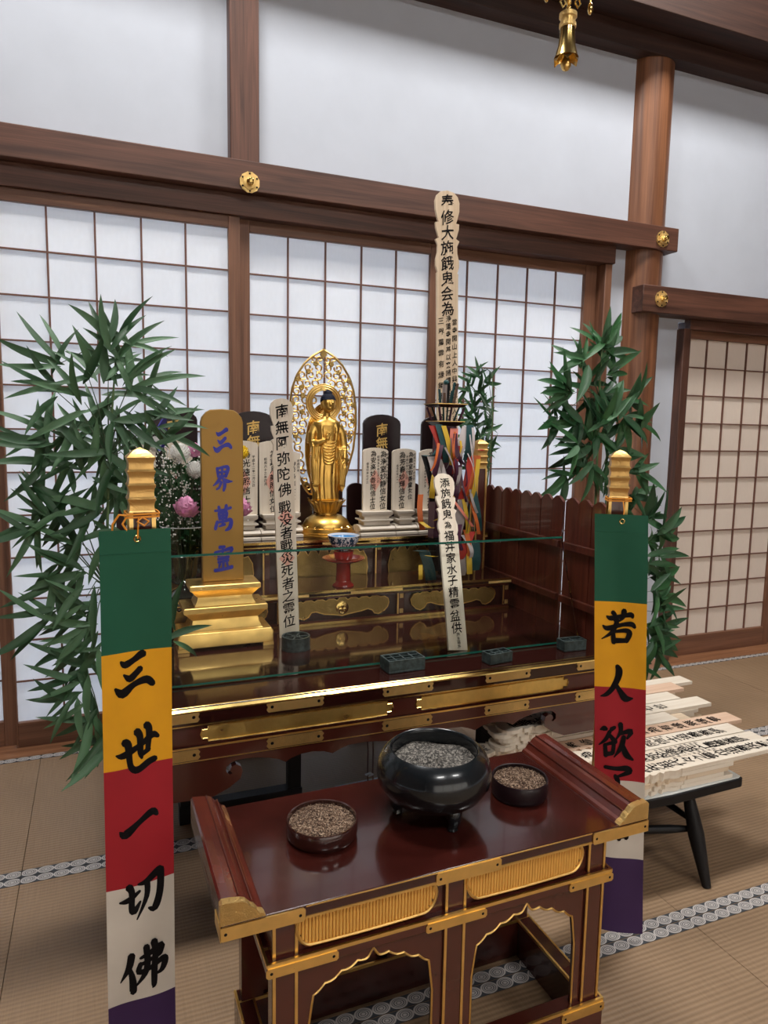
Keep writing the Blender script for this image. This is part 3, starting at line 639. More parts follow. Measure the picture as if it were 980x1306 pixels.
# ================================================================== GLASS AND FLOWER FROGS
gm = frame((0.83, 2.058, ZT+.0035), (0, .131, .361), (0, 1, -.35))
gt = thing('glass_guard', 'clear glass sheet with green edges leaning across the front of the altar', 'glass', mat=gm)
Wg, Hg = .784, .384
obj('pane', G().box(-Wg, Wg, -.003, .003, .001, Hg-.001), 'sheet_glass', gt, smooth=0)
objs('edge', G().box(-Wg-.001, Wg+.001, -.0045, .0045, Hg-.001, Hg+.006).box(-Wg-.001, Wg+.001, -.0040, .0040, -.001, .005), 'glass_edge', gt, smooth=0, label='green ground edge of the glass')
def frog_rect(x, y, rz, W, D, H, nx, ny, label):
    t = thing('flower_frog', label, 'flower holder', (x, y, ZT+.0006), rz, 'lead flower holders on the altar table')
    obj('base', G().box(-W, W, -D, D, 0, .008), 'lead', t, bevel=.002)
    g = G(); k = .005
    g.box(-W, W, -D, -D+k, .008, H); g.box(-W, W, D-k, D, .008, H); g.box(-W, -W+k, -D+k, D-k, .008, H); g.box(W-k, W, -D+k, D-k, .008, H)
    objs('wall', g, 'lead', t, bevel=.001)
    g = G()
    for i in range(1, nx): x0 = -W+2*W*i/nx; g.box(x0-.0025, x0+.0025, -D+k, D-k, .008, H-.003)
    for i in range(1, ny): y0 = -D+2*D*i/ny; g.box(-W+k, W-k, y0-.0025, y0+.0025, .008, H-.0032)
    objs('divider', g, 'lead', t, smooth=0)
frog_rect(.885, 2.000, .05, .064, .035, .042, 4, 3, 'large rectangular grey lead flower holder beside the incense burner side of the glass')
frog_rect(1.212, 1.962, .12, .046, .024, .036, 3, 2, 'small rectangular grey lead flower holder below the leaning white board')
frog_rect(1.533, 1.992, -.03, .046, .024, .038, 2, 2, 'small two-lobed grey lead flower holder at the right end of the glass')
t = thing('flower_frog', 'round grey lead flower holder beside the golden tablet base', 'flower holder', (.617, 2.312, ZT+.0006), group='lead flower holders on the altar table')
obj('base', G().lathe([(.050, 0), (.050, .008)], 28), 'lead', t)
objs('wall', G().lathe([(.049, .008), (.049, .046), (.044, .046), (.044, .009)], 28, cap=False), 'lead', t)
g = G()
for k in range(6):
    a = PI*k/3; M = Matrix.Rotation(a, 4, 'Z'); g.box(.003, .044, -.0025, .0025, .008, .043, M)
g.lathe([(.015, .008), (.015, .044), (.012, .044), (.012, .010)], 14, cap=False)
objs('divider', g, 'lead', t)

# ================================================================== GOLDEN TABLET (三界萬靈)
t = thing('spirit_tablet', 'large golden memorial tablet on a stepped gilt base with blue brush writing', 'memorial tablet', (.392, 2.456, ZT))
pl = [(-.071, .226), (.071, .226), (.071, .775), (.066, .792), (.052, .808), (.038, .816), (0, .819), (-.038, .816), (-.052, .808), (-.066, .792), (-.071, .775)]
obj('tablet', G().prism(pl, -.014, .014), 'tablet_gold', t, smooth=0, bevel=.003)
for ch, z in zip('三界萬靈', (.712, .583, .445, .306)):
    g = G(); brush(g, ch, 0.0, z, .082, -.0155, .80); obj('character', g, 'blue_paint', t, smooth=0, fix=False, label='blue brush-written character')
obj('plinth', G().frustum([(.163, .078, .012), (.163, .078, .050), (.156, .074, .062), (.128, .068, .064), (.122, .066, .070)]), 'gold', t, smooth=25, bevel=.003)
objs('foot', G().box(-.163, -.125, -.078, .078, .0005, .012).box(.125, .163, -.078, .078, .0005, .012), 'gold', t)
obj('middle_moulding', G().frustum([(.122, .066, .070), (.114, .060, .088), (.111, .058, .104), (.118, .062, .110), (.134, .070, .126), (.142, .074, .132), (.142, .074, .148), (.136, .071, .150), (.104, .056, .151)]), 'gold', t, smooth=25)
obj('top_moulding', G().frustum([(.104, .056, .151), (.096, .050, .166), (.092, .047, .180), (.098, .050, .186), (.112, .060, .202), (.120, .066, .208), (.120, .066, .222), (.114, .062, .225)]), 'gold', t, smooth=25)

# ================================================================== WOODEN BOARDS WITH WRITING
def sotoba_outline(w, Ht, head=1.0):
    h = w/2; s = w*head                            # five-stage carved top
    prof = [(0, 0), (.30, .06), (.48, .22), (.56, .45), (.55, .80), (.46, 1.12), (.40, 1.28), (.54, 1.30), (.53, 1.52), (.44, 1.80), (.40, 1.90), (.55, 1.98), (.54, 2.02), (.45, 2.20), (.46, 2.50), (.54, 2.78), (.54, 3.05), (.46, 3.30), (.50, 3.32)]
    R = [(2*h*x, Ht-s*y) for x, y in prof]
    return [(-x, z) for x, z in reversed(R[1:])] + R + [(h*.98, 0), (-h*.98, 0)]
def sotoba(name, label, mat, w, Ht, th, writing, M, wood_mat='pale_wood', head=1.0, group=None, ink='ink', stamps=()):
    t = thing(name, label, 'wooden board', group=group, mat=M)
    obj('board', G().prism(sotoba_outline(w, Ht, head), -th/2, th/2), wood_mat, t, smooth=0)
    for i, z in enumerate(stamps):
        obj('stamp', G().prism([(-w*.40, z), (0, z-w*.42), (w*.40, z), (0, z+w*.42)], -th/2-.0006, -th/2-.0002), 'pink_stamp', t, smooth=0, label='faint pink diamond stamp')
    for text, cx, zt, size, pitch, wx in writing:
        if size > .03:
            z = zt-pitch/2
            for ch in text:
                if ch != ' ':
                    g = G(); write(g, ch, cx, z+pitch/2, size, pitch, -th/2-.0009, wx); obj('character', g, ink, t, smooth=0, fix=False)
                z -= pitch
        else:
            g = G(); write(g, text, cx, zt, size, pitch, -th/2-.0009, wx)
            o = obj('inscription', g, ink, t, smooth=0, fix=False); o['kind'] = 'stuff'
    return t
sotoba('memorial_board', 'tall pale wooden memorial board rising above all else with long brush writing', None, .108, 1.525, .012,
       [('奉修大施餓鬼会為', 0, 1.51, .066, .0665, 1.0), ('當寺開山上人中興歴代上人法界', .036, .972, .030, .0365, .9), ('浄蓮寺開基以来諸檀越先亡一切精霊', .004, .985, .0305, .0345, .9), ('三界萬霊有縁無縁乃至法界', -.033, .980, .033, .048, .95)],
       frame((1.508, 2.925, .9775), (-.022, .022, 1), (0, 1, 0)), 'pale_wood')
sotoba('memorial_board', 'narrow white memorial board with pink diamond stamps left of the gilt statue', None, .074, .862, .012,
       [('南無阿弥陀佛', 0, .845, .050, .0555, 1.0), ('戰没者戰災死者之霊位', 0, .500, .0475, .0462, 1.0)],
       frame((.630, 2.452, ZT+.0012), (-.030, .01, .85), (0, 1, 0)), 'white_wood', stamps=(.440, .292))
sotoba('memorial_board', 'white memorial board leaning in front of the ribboned stand', None, .074, .668, .010,
       [('添施餓鬼', 0, .650, .042, .0425, 1.0), ('為', 0, .478, .030, .036, 1.0), ('福井家水子精霊盆供', 0, .440, .042, .0425, 1.0), ('施主福井', .004, .062, .014, .014, 1)],
       frame((1.142, 2.108, ZT+.001), (.072, .292, .591), (0, 1, -.3)), 'white_wood')

# black lacquered tablets with gilt characters
def black_tablet(x, label):
    t = thing('black_tablet', label, 'memorial tablet', (x, 3.03, .977), group='black lacquered tablets behind the pale ones')
    pts = [(-.092, .022), (.092, .022), (.092, .488)] + [(.092*math.cos(a), .488+.043*math.sin(a)) for a in [PI*k/10 for k in range(1, 10)]] + [(-.092, .488)]
    obj('board', G().prism(pts, -.008, .008), 'black_lacquer', t, smooth=0, bevel=.002)
    obj('base', G().box(-.098, .098, -.022, .022, 0, .0215), 'black_lacquer', t, bevel=.002)
    g = G(); write(g, '南', 0, .492, .060, .060, -.0095); obj('character', g, 'tablet_gilt', t, smooth=0, fix=False, label='gilt character')
    g = G(); write(g, '無', 0, .432, .060, .060, -.0095); obj('character', g, 'tablet_gilt', t, smooth=0, fix=False, label='gilt character')
for x, l in ((1.210, 'black arched tablet with gilt character right of the gilt statue'), (1.502, 'black arched tablet mostly hidden by the ribboned stand'), (.618, 'black arched tablet behind the narrow stamped board'), (.292, 'black arched tablet behind the flowers at the left')):
    black_tablet(x, l)

# pale wooden tablets on moulded bases
def pale_tablet(x, y, w, label, cols, bw, stamp=True, H=.275):
    t = thing('pale_tablet', label, 'memorial tablet', (x, y, .977), group='pale wooden memorial tablets on the upper step')
    h = w/2; z0 = .104; z1 = z0+H
    pts = [(-h*.96, z0), (h*.96, z0), (h, z1-.012), (h*.88, z1-.004), (h*.35, z1+.003), (0, z1+.004), (-h*.35, z1+.003), (-h*.88, z1-.004), (-h, z1-.012)]
    obj('tablet', G().prism(pts, -.007, .007), 'white_wood', t, smooth=0)
    if stamp: obj('stamp', G().prism([(-.028, z0+.135), (0, z0+.085), (.028, z0+.135), (0, z0+.185)], -.0078, -.0074), 'pink_stamp', t, smooth=0, label='faint pink diamond stamp')
    for text, cx, size, zt in cols:
        g = G(); pt = min(size*1.13, (zt-.110)/len(text)); write(g, text, cx, zt, min(size, pt*.95), pt, -.0088, 1.0); o = obj('inscription', g, 'ink', t, smooth=0, fix=False); o['kind'] = 'stuff'
    b = bw/2
    obj('foot', G().frustum([(b, .055, 0), (b, .055, .012), (b-.008, .048, .014)]), 'base_wood', t, bevel=.001)
    g = G(); g.prism_x([(.0+.050*math.cos(a), .029+.0155*math.sin(a)) for a in [PI*k/8 for k in range(16)]], -b, b)
    obj('rounded_moulding', g, 'base_wood', t, smooth=40)
    obj('waist', G().frustum([(b-.022, .036, .044), (b-.022, .036, .058), (b-.008, .044, .064), (b-.008, .044, .069)]), 'base_wood', t)
    obj('upper_waist', G().frustum([(b-.024, .034, .069), (b-.024, .034, .080), (b-.012, .040, .088), (b-.010, .042, .092), (b-.010, .042, .104)]), 'base_wood', t)
pale_tablet(1.130, 2.90, .118, 'pale tablet with two columns of writing nearest right of the gilt statue', [('為安楽妙香院信士位', -.012, .029, .372), ('為浄室妙静信女位', .036, .031, .372), ('昭和五十年三月八日', .012, .012, .35), ('平成三年八月十五日', .054, .013, .36), ('俗名行年七十三', -.038, .012, .32)], .166)
pale_tablet(1.268, 2.90, .114, 'second pale tablet to the right of the gilt statue', [('為芳春妙輝信女位', -.010, .031, .368), ('為貴室智善童女位', .030, .024, .368), ('平成七年十月二日', .012, .012, .35), ('昭和六十年一月六日', .048, .012, .36), ('俗名行年八十一', -.034, .011, .31)], .104, H=.272)
pale_tablet(1.402, 2.90, .116, 'pale tablet half hidden by the ribboned stand', [('為清光院妙月信士位', -.004, .030, .368), ('昭和四十二年五月', .026, .012, .35), ('俗名行年六十五', -.030, .012, .30)], .158, H=.270)
pale_tablet(.552, 2.90, .114, 'pale tablet whose left half is hidden by the golden tablet', [('為光徳照信士位', .008, .034, .372), ('平成十二年二月三日', .038, .013, .35), ('俗名行年七十七', -.034, .012, .33)], .118, H=.300)
pale_tablet(.668, 2.90, .108, 'pale tablet left of and behind the narrow stamped board', [('為真月美照信女位', .004, .034, .372), ('昭和六十三年四月', -.028, .013, .34)], .108, H=.300)
pale_tablet(.768, 2.945, .066, 'slim pale tablet just right of the narrow stamped board', [('為秀峰信士位', .0, .026, .33), ('平成元年', .023, .012, .33)], .070, False, .255)
pale_tablet(.290, 2.90, .114, 'pale tablet behind the white chrysanthemums', [('為浄徳信士位', 0, .036, .37)], .130, H=.300)
pale_tablet(.150, 2.90, .114, 'pale tablet behind the leaves at the far left of the step', [('為妙法信女位', 0, .036, .37)], .130, H=.300)

# ================================================================== GILT STATUE
BX, BY, BZ = .925, 2.955, .977
st = thing('statue', 'gilt standing figure on a lotus pedestal before an openwork halo', 'statue', (BX, BY, BZ))
obj('base_disc', G().lathe([(.135, 0), (.135, .008), (.126, .010), (.126, .016), (.118, .018), (.116, .034), (.108, .037)], 40), 'statue_gold', st, smooth=35)
g = G().lathe([(.106, .037), (.104, .045), (.092, .066), (.066, .084), (.046, .090), (.046, .096)], 40)
obj('lower_lotus', g, 'statue_gold', st)
def petal(R0, R1, z0, z1, wd, flare, n, k):
    vs = []; a0 = 2*PI*k/n
    for i in range(6):
        s = i/5; r = R0+(R1-R0)*(s**flare); z = z0+(z1-z0)*s; ww = wd*math.sin(min(1, .35+s*.8)*PI*.9)**.7 if s < .95 else .03*wd
        for j in (-1, -.5, 0, .5, 1):
            a = a0+j*ww; rr = r+.006*(1-j*j); vs.append((rr*math.cos(a), rr*math.sin(a), z))
    return vs, [(i*5+j, i*5+j+1, (i+1)*5+j+1, (i+1)*5+j) for i in range(5) for j in range(4)]
for k in range(16):
    g = G(); vs, fs = petal(.050, .112, .088, .036, 2*PI/16*.52, 1.6, 16, k); g.add(vs, fs); obj('lower_petal', g, 'bright_gold', st, fix=False, smooth=60)
g = G().lathe([(.046, .096), (.048, .104), (.066, .138), (.070, .150), (.060, .152)], 32); obj('upper_lotus', g, 'statue_gold', st)
for ring in (0, 1):
    for k in range(8):
        g = G(); vs, fs = petal(.049, .083-.004*ring, .100, .156-.004*ring, 2*PI/8*.50, 1.3, 8, k+.5*ring+.25); g.add(vs, fs); obj('petal', g, 'statue_gold', st, fix=False, smooth=60)
# body: lofted robe, shoulders, arms, neck and head fused into one surface
SX = -.003
def loft(secs, n=64, fold=None):
    vs = []; fs = []
    for i, (z, rx, ry, cx, cy) in enumerate(secs):
        for k in range(n):
            a = 2*PI*k/n; f = 1.0
            if fold: f += fold(z, a)
            vs.append((SX+cx+rx*f*math.cos(a), cy+ry*f*math.sin(a), z))
    for i in range(len(secs)-1):
        for k in range(n): fs.append((i*n+k, i*n+(k+1) % n, (i+1)*n+(k+1) % n, (i+1)*n+k))
    fs += [tuple(range(n-1, -1, -1)), tuple((len(secs)-1)*n+k for k in range(n))]
    return vs, fs
Z0 = .152
key = [(0, .056, .040), (.006, .060, .044), (.05, .058, .042), (.12, .0605, .041), (.19, .062, .039), (.24, .058, .036), (.275, .056, .036), (.305, .060, .037), (.325, .064, .035), (.338, .060, .031), (.348, .046, .026), (.356, .026, .020), (.364, .0165, .016), (.385, .0155, .0155)]
secs = []
for i in range(len(key)-1):
    a, b = key[i], key[i+1]; m = 6
    for s in range(m): q = s/m; secs.append((Z0+a[0]+(b[0]-a[0])*q, a[1]+(b[1]-a[1])*q, a[2]+(b[2]-a[2])*q, 0, 0))
secs.append((Z0+key[-1][0], key[-1][1], key[-1][2], 0, 0))
def fold(z, a):
    h = (z-Z0); amp = .055*max(0, min(1, (.24-h)/.12))
    return amp*math.sin(a*17+1.5*math.sin(h*18))*(.6+.4*math.sin(a*5))
g = G(); vs, fs = loft(secs, 72, fold); g.add(vs, fs)
hc = (SX+.004, -.010, Z0+.418)
g.ball(hc, .034, 24, 18, (.90, .96, 1.16))                     # head
g.ball((hc[0], hc[1]-.012, hc[2]-.014), .024, 18, 14, (1.0, .9, 1.0))
g.tube([(hc[0], hc[1]-.031, hc[2]+.008), (hc[0], hc[1]-.0385, hc[2]-.008), (hc[0], hc[1]-.032, hc[2]-.011)], [.0028, .0042, .0035], 8)
for s in (-1, 1):
    g.ball((hc[0]+s*.031, hc[1]+.002, hc[2]-.008), .010, 10, 8, (.4, .7, 1.9))       # long ears
    g.ball((hc[0]+s*.0115, hc[1]-.0305, hc[2]+.004), .0052, 10, 6, (1.35, .55, .55))  # eyelids
    g.ball((hc[0]+s*.0115, hc[1]-.0285, hc[2]+.0125), .005, 8, 6, (1.7, .6, .32))     # brows
g.ball((hc[0], hc[1]-.0325, hc[2]-.020), .0045, 10, 6, (1.6, .6, .5))                # lips
# right arm (viewer's left) raised to the breast, left arm lowered
g.tube([(-.050, .002, Z0+.322), (-.068, -.004, Z0+.285), (-.074, -.010, Z0+.245)], [.020, .021, .020], 14)
g.tube([(-.074, -.010, Z0+.245), (-.050, -.036, Z0+.250), (-.022, -.052, Z0+.262)], [.019, .014, .0095], 14)
g.ball((-.013, -.055, Z0+.270), .010, 10, 8, (.9, .6, 1.3))
for j, (dx, l) in enumerate(((-.006, .020), (-.002, .024), (.002, .022), (.006, .016))):
    g.tube([(-.012+dx, -.056, Z0+.276), (-.010+dx*1.1, -.058, Z0+.276+l*.6), (-.008+dx*1.1, -.061, Z0+.274+l)], [.0028, .0026, .002], 6)
g.tube([(-.020, -.056, Z0+.268), (-.022, -.061, Z0+.279), (-.016, -.063, Z0+.286)], [.003, .0028, .0022], 6)
g.tube([(.050, .002, Z0+.322), (.066, -.002, Z0+.285), (.071, -.008, Z0+.240)], [.020, .021, .020], 14)
g.tube([(.071, -.008, Z0+.240), (.070, -.030, Z0+.205), (.066, -.044, Z0+.180)], [.019, .014, .009], 14)
g.ball((.065, -.047, Z0+.168), .009, 10, 8, (.8, .6, 1.3))
for j, (dx, l) in enumerate(((-.005, .018), (-.0015, .022), (.002, .020), (.0055, .015))):
    g.tube([(.065+dx, -.049, Z0+.160), (.064+dx, -.051, Z0+.160-l*.6), (.063+dx, -.055, Z0+.158-l)], [.0028, .0026, .002], 6)
g.tube([(.058, -.050, Z0+.168), (.053, -.056, Z0+.160), (.052, -.058, Z0+.153)], [.003, .0028, .0022], 6)
# hanging sleeves
for s, zt in ((-1, .248), (1, .232)):
    pts = [(s*.078, Z0+zt), (s*.082, Z0+.16), (s*.074, Z0+.06), (s*.060, Z0+.035), (s*.046, Z0+.07), (s*.036, Z0+.20), (s*.040, Z0+zt)]
    g.prism(pts, -.036, -.010)
    for q in range(4): g.tube([(s*(.074-.010*q), -.038, Z0+zt-.01), (s*(.075-.009*q), -.040, Z0+.15), (s*(.066-.006*q), -.036, Z0+.065)], .0032, 6)
# crossing folds of the robe
for q in range(8):
    zc = Z0+.262-.013*q; hw = .034-.0018*q
    g.tube([(SX+hw*math.cos(a)*-1, -.036-.006*math.sin(a), zc+.004-(.016)*math.sin(a)) for a in [PI*k/10 for k in range(11)]], .0026, 6)
for q, x in enumerate((-.034, -.030, .032, .037)):
    g.tube([(SX+x*.8, -.020, Z0+.345), (SX+x, -.036, Z0+.310), (SX+x*.9, -.039, Z0+.262)], .003, 6)
body_src = obj('body', g, 'statue_gold', st, fix=False)
rm = body_src.modifiers.new('fuse', 'REMESH'); rm.mode = 'VOXEL'; rm.voxel_size = .0021; rm.use_smooth_shade = True
sm = body_src.modifiers.new('soften', 'SMOOTH'); sm.factor = .5; sm.iterations = 2
g = G(); g.ball((hc[0], hc[1]+.004, hc[2]+.010), .0365, 24, 16, (.93, .96, 1.02)); g.ball((hc[0], hc[1]+.006, hc[2]+.042), .019, 18, 12, (1, 1, .9))
hv = [(p[0], p[1], p[2] if True else 0) for p in g.v]
# keep the hair above a hairline that drops towards the nape
g.v = [(x, y, max(z, hc[2]+.016 - max(0, (y-hc[1]+.012))*1.0)) for x, y, z in hv]
obj('hair', g, 'hair', st, smooth=60)

# openwork halo
hy = .062
def hw_at(z):                                   # half width of the flame-shaped halo above its foot
    ks = [(0, .062), (.03, .085), (.10, .115), (.20, .143), (.30, .153), (.38, .152), (.46, .141), (.52, .119), (.57, .086), (.605, .048), (.632, .0)]
    for a, b in zip(ks, ks[1:]):
        if a[0] <= z <= b[0]: return a[1]+(b[1]-a[1])*(z-a[0])/(b[0]-a[0])
    return 0
HZ = .172
zs = [.632*i/60 for i in range(61)]
out = [(hw_at(z), HZ+z) for z in zs] + [(-hw_at(z), HZ+z) for z in reversed(zs[:-1])]
obj('halo_outline', G().tube([(x, hy, z) for x, z in out], .0052, 6, True), 'gold', st)
g = G().prism([(x, z) for x, z in ((-.05, HZ), (.05, HZ))] + [(.082*math.cos(a)*(1 if abs(math.cos(a)) < 2 else 1), HZ+.20+.20*math.sin(a)) for a in [-.75+ (PI+1.5)*k/24 for k in range(25)]], hy-.001, hy+.005)
obj('body_halo', g, 'gold', st)
for k in range(5):
    r = .080-.007*k
    obj('halo_ring', G().tube([(r*math.cos(a), hy-.003, HZ+.20+(.198-.008*k)*math.sin(a)) for a in [-.7+(PI+1.4)*j/30 for j in range(31)]], .0022, 5), 'bright_gold', st)
hcz = Z0+.423
for r, rr in ((.054, .0028), (.062, .0035), (.071, .0035), (.080, .0028)):
    obj('head_halo', G().tube([(r*math.cos(a), hy-.010, hcz+r*math.sin(a)) for a in [2*PI*j/40 for j in range(40)]], rr, 6, True), 'gold', st)
g = G(); n = 40
vs = [(r*math.cos(2*PI*j/n), hy-.008, hcz+r*math.sin(2*PI*j/n)) for j in range(n) for r in (.055, .081)]
g.add(vs, [(2*j, 2*j+1, (2*j+3) % (2*n), (2*j+2) % (2*n)) for j in range(n)]); obj('head_halo_band', g, 'gold', st, fix=False)
def scroll(cx, cz, r, a0, turn, tw=1.1):
    return [((cx+r*(1-.70*s/14)*math.cos(a0+turn*tw*2*PI*s/14)), hy+.0015*math.sin(s), (cz+r*(1-.70*s/14)*math.sin(a0+turn*tw*2*PI*s/14))) for s in range(15)]
rnd = random.Random(3)
for side in (-1, 1):
    for row in range(17):
        z = .030+row*.035; W = hw_at(z)-.006
        if z < .42: inner = .083*math.sqrt(max(0.05, 1-((z-.20)/.21)**2))+.006
        elif z < .50: inner = math.sqrt(max(0, .084**2-(z+HZ-hcz)**2))+.004
        else: inner = .004
        wdt = W-inner
        if wdt < .014: continue
        ncol = max(1, round(wdt/.036)); cw = wdt/ncol
        for c in range(ncol):
            x = side*(inner+cw*(c+.5)); r = min(.0205, cw*.60)
            obj('scroll', G().tube(scroll(x, HZ+z, r, rnd.uniform(0, 6.3), rnd.choice((-1, 1))), .0040, 6), 'gold', st, smooth=60)
            if (row+c) % 3 == 0:
                f = G()
                for q in range(5): a = 2*PI*q/5; f.ball((x+side*.010+.006*math.cos(a), hy-.002, HZ+z+.016+.006*math.sin(a)), .0070, 6, 5, (1, .5, 1))
                obj('blossom', f, 'antique_gold', st)
obj('finial', G().prism([(-.016, HZ+.610), (0, HZ+.594), (.016, HZ+.610), (.010, HZ+.624), (0, HZ+.640), (-.010, HZ+.624)], hy-.005, hy+.007), 'antique_gold', st, smooth=0)
objs('halo_support', G().box(-.012, .012, hy+.006, hy+.016, .036, HZ+.3), 'gold', st)

# ================================================================== BOWL ON RED STAND
t = thing('offering_stand', 'small red lacquered pedestal stand carrying a bowl', 'stand', (.893, 2.622, .8205))
obj('foot', G().lathe([(.044, 0), (.043, .006), (.034, .012), (.030, .020)], 32), 'cinnabar', t, smooth=50)
obj('stem', G().lathe([(.030, .020), (.029, .050), (.029, .085), (.034, .094)], 32), 'cinnabar', t, smooth=50)
obj('tray', G().lathe([(.034, .094), (.060, .098), (.082, .108), (.084, .112), (.078, .112), (.050, .103), (.02, .102)], 40, cap=False), 'cinnabar', t, smooth=50)
obj('cup_holder', G().lathe([(.028, .102), (.036, .112), (.040, .134), (.042, .140), (.038, .140), (.034, .118), (.02, .110)], 32), 'cinnabar', t, smooth=50)
t = thing('offering_bowl', 'blue and white porcelain bowl on the red stand', 'bowl', (.893, 2.622, .8205+.1405))
obj('bowl', G().lathe([(.020, .0003), (.022, .006), (.044, .016), (.057, .036), (.062, .056), (.063, .060)], 40, cap=False), 'blue_porcelain', t, smooth=60)
obj('rim', G().lathe([(.063, .060), (.064, .062), (.061, .0625), (.058, .054)], 40, cap=False), 'porcelain', t, smooth=60)
obj('inside', G().lathe([(.060, .058), (.052, .036), (.038, .018), (.001, .012)], 40, cap=False), 'blue_glaze', t, smooth=60)

# ================================================================== FRONT INCENSE TABLE
TR = math.radians(0.8)
tb = thing('incense_table', 'low red-brown lacquered incense table with gilt fittings and arched openings', 'table', (.676, 1.20, 0), TR)
TW = .495; TD = .40; TZ = .55
obj('tabletop', G().box(-TW, TW, 0, TD, TZ-.026, TZ), 'table_lacquer', tb, bevel=.0015)
objs('gilt_line', G().box(-TW+.16, TW-.16, -.001, .001, TZ-.004, TZ-.0015).box(-TW+.16, TW-.16, -.0015, .001, TZ-.027, TZ-.022), 'gold', tb, smooth=0)
for s in (-1, 1):                                  # raised scrolled ends
    pr = [(.0, .0), (.082, .0), (.078, .006), (.070, .009), (.062, .020), (.056, .023), (.046, .034), (.038, .037), (.020, .040), (.004, .041), (0, .036)]
    pts = [(s*(TW-x), TZ+z) for x, z in pr]
    e = obj('raised_end', G().prism(pts, .004, TD), 'red_lacquer', tb, smooth=0, bevel=.001)
    pts2 = [(s*(TW-x*1.02+.001), TZ+z*1.04) for x, z in pr]
    obj('gilt_cap', G().prism(pts2, -.001, .016), 'engraved_gold', e, smooth=0)
    objs('bead', G().tube([(s*(TW-.060), .02, TZ+.0235), (s*(TW-.060), TD, TZ+.0235)], .002, 6).tube([(s*(TW-.036), .02, TZ+.0385), (s*(TW-.036), TD, TZ+.0385)], .002, 6), 'lacquer', e)
def tfit(x0, x1, z0, z1, y, parent):
    g = G(); c = .004
    g.prism([(x0, z0+c), (x0+c, z0), (x1-c, z0), (x1, z0+c), (x1, z1-c), (x1-c, z1), (x0+c, z1), (x0, z1-c)], y-.003, y)
    f = obj('metal_fitting', g, 'gold', parent, smooth=0)
    h = G()
    for x in (x0+.010, x1-.010): h.ball((x, y-.003, (z0+z1)/2), .0032, 8, 4, (1, .3, 1))
    objs('nail', h, 'ink', f)
for a, b in ((-TW-.002, -TW+.158), (-.060, .095), (TW-.158, TW+.002)): tfit(a, b, TZ-.030, TZ-.003, 0, tb)
for s in (-1, 1): obj('corner_cap', G().box(s*TW-(.002 if s < 0 else 0), s*TW+(.002 if s > 0 else 0), -.003, .055, TZ-.030, TZ-.003), 'gold', tb, smooth=0)
BW, Y0, Y1 = .396, .022, .345                       # body
ZM0, ZM1, ZB = .412, .438, .108
for yy, sg in ((Y0, -1), (Y1, 1)):
    for x0, x1 in ((-BW, -BW+.052), (-.026, .026), (BW-.052, BW)):
        p = obj('post', G().box(x0, x1, min(yy, yy-sg*.030), max(yy, yy-sg*.030), ZB, TZ-.026), 'lacquer', tb, smooth=0)
        f = yy+sg*.0005
        for xa in (x0+.001, x1-.007):
            objs('gilt_strip', G().box(xa, xa+.006, min(f, f+sg*.002), max(f, f+sg*.002), ZM1, TZ-.030).box(xa, xa+.006, min(f, f+sg*.002), max(f, f+sg*.002), ZB, ZM0), 'gold', p, smooth=0)
    for x0, x1 in ((-BW+.052, -.026), (.026, BW-.052)):
        obj('upper_panel', G().box(x0, x1, yy-sg*.006-(.004 if sg > 0 else 0), yy-sg*.006+(.004 if sg < 0 else 0), ZM1, TZ-.026), 'lacquer', tb, smooth=0)
        cx = (x0+x1)/2; hw = (x1-x0)/2
        ar = []
        for k in range(-40, 41):
            q = k/40; a = abs(q); zt = .400-.012*min(1, a*12)-.055*a**1.6-.006*abs(math.sin(a*PI*4.0))
            if a > .93: zt -= .10*(a-.93)/.07*(.7)
            ar.append((cx+q*(hw-.022), zt))
        outer = [(x0, ZB), (x0, ZM0), (x1, ZM0), (x1, ZB), (cx+hw-.022, ZB)] + list(reversed(ar)) + [(cx-hw+.022, ZB)]
        ya, yb = sorted((yy-sg*.004, yy-sg*.014))
        a = obj('arch_panel', G().prism(outer, ya, yb), 'lacquer', tb, smooth=0)
        f = yy-sg*.004
        obj('gilt_rim', G().tube([(cx-hw+.022, f, ZB)] + [(x, f, z) for x, z in ar] + [(cx+hw-.022, f, ZB)], .0026, 6), 'gold', a)
    if sg < 0:
        for cx, hw in ((-.198, .148), (.176, .148)):
            # gilt reeded panel: half-round reeds cut to a boat shape with a scalloped top
            base = yy-.001
            def ztop(q): return .517-.0030*abs(math.sin(q*PI*2.5)) - (.024*(1-math.sqrt(max(0, 1-((abs(q)-.90)/.10)**2))) if abs(q) > .90 else 0)
            def zbot(q): return .450+.003*q*q + (.042*(1-math.sqrt(max(0, 1-((abs(q)-.80)/.20)**2))) if abs(q) > .80 else 0)
            nr = 42; g = G()
            for k in range(nr):
                q = -1+2*(k+.5)/nr
                r = hw/nr
                g.tube([(cx+q*hw, base, zbot(q)+.002), (cx+q*hw, base, ztop(q)-.002)], r*.96, 8, M=None)
            o = obj('reeds', g, 'reed_gold', tb, smooth=60, fix=False); o['kind'] = 'stuff'
            qs = [-1, -.995, -.985, -.97, -.95]+[-.92+1.84*k/38 for k in range(39)]+[.95, .97, .985, .995, 1]
            rim = [(cx+q*hw*1.015, base-.003, zbot(q)) for q in qs] + [(cx+q*hw*1.015, base-.003, ztop(q)) for q in reversed(qs)]
            obj('gilt_rim', G().tube(rim, .0036, 6, True), 'gold', tb)
for x in (-BW, BW-.030): obj('side_rail', G().box(x, x+.030, Y0+.030, Y1-.030, ZM1, TZ-.026), 'lacquer', tb, smooth=0)
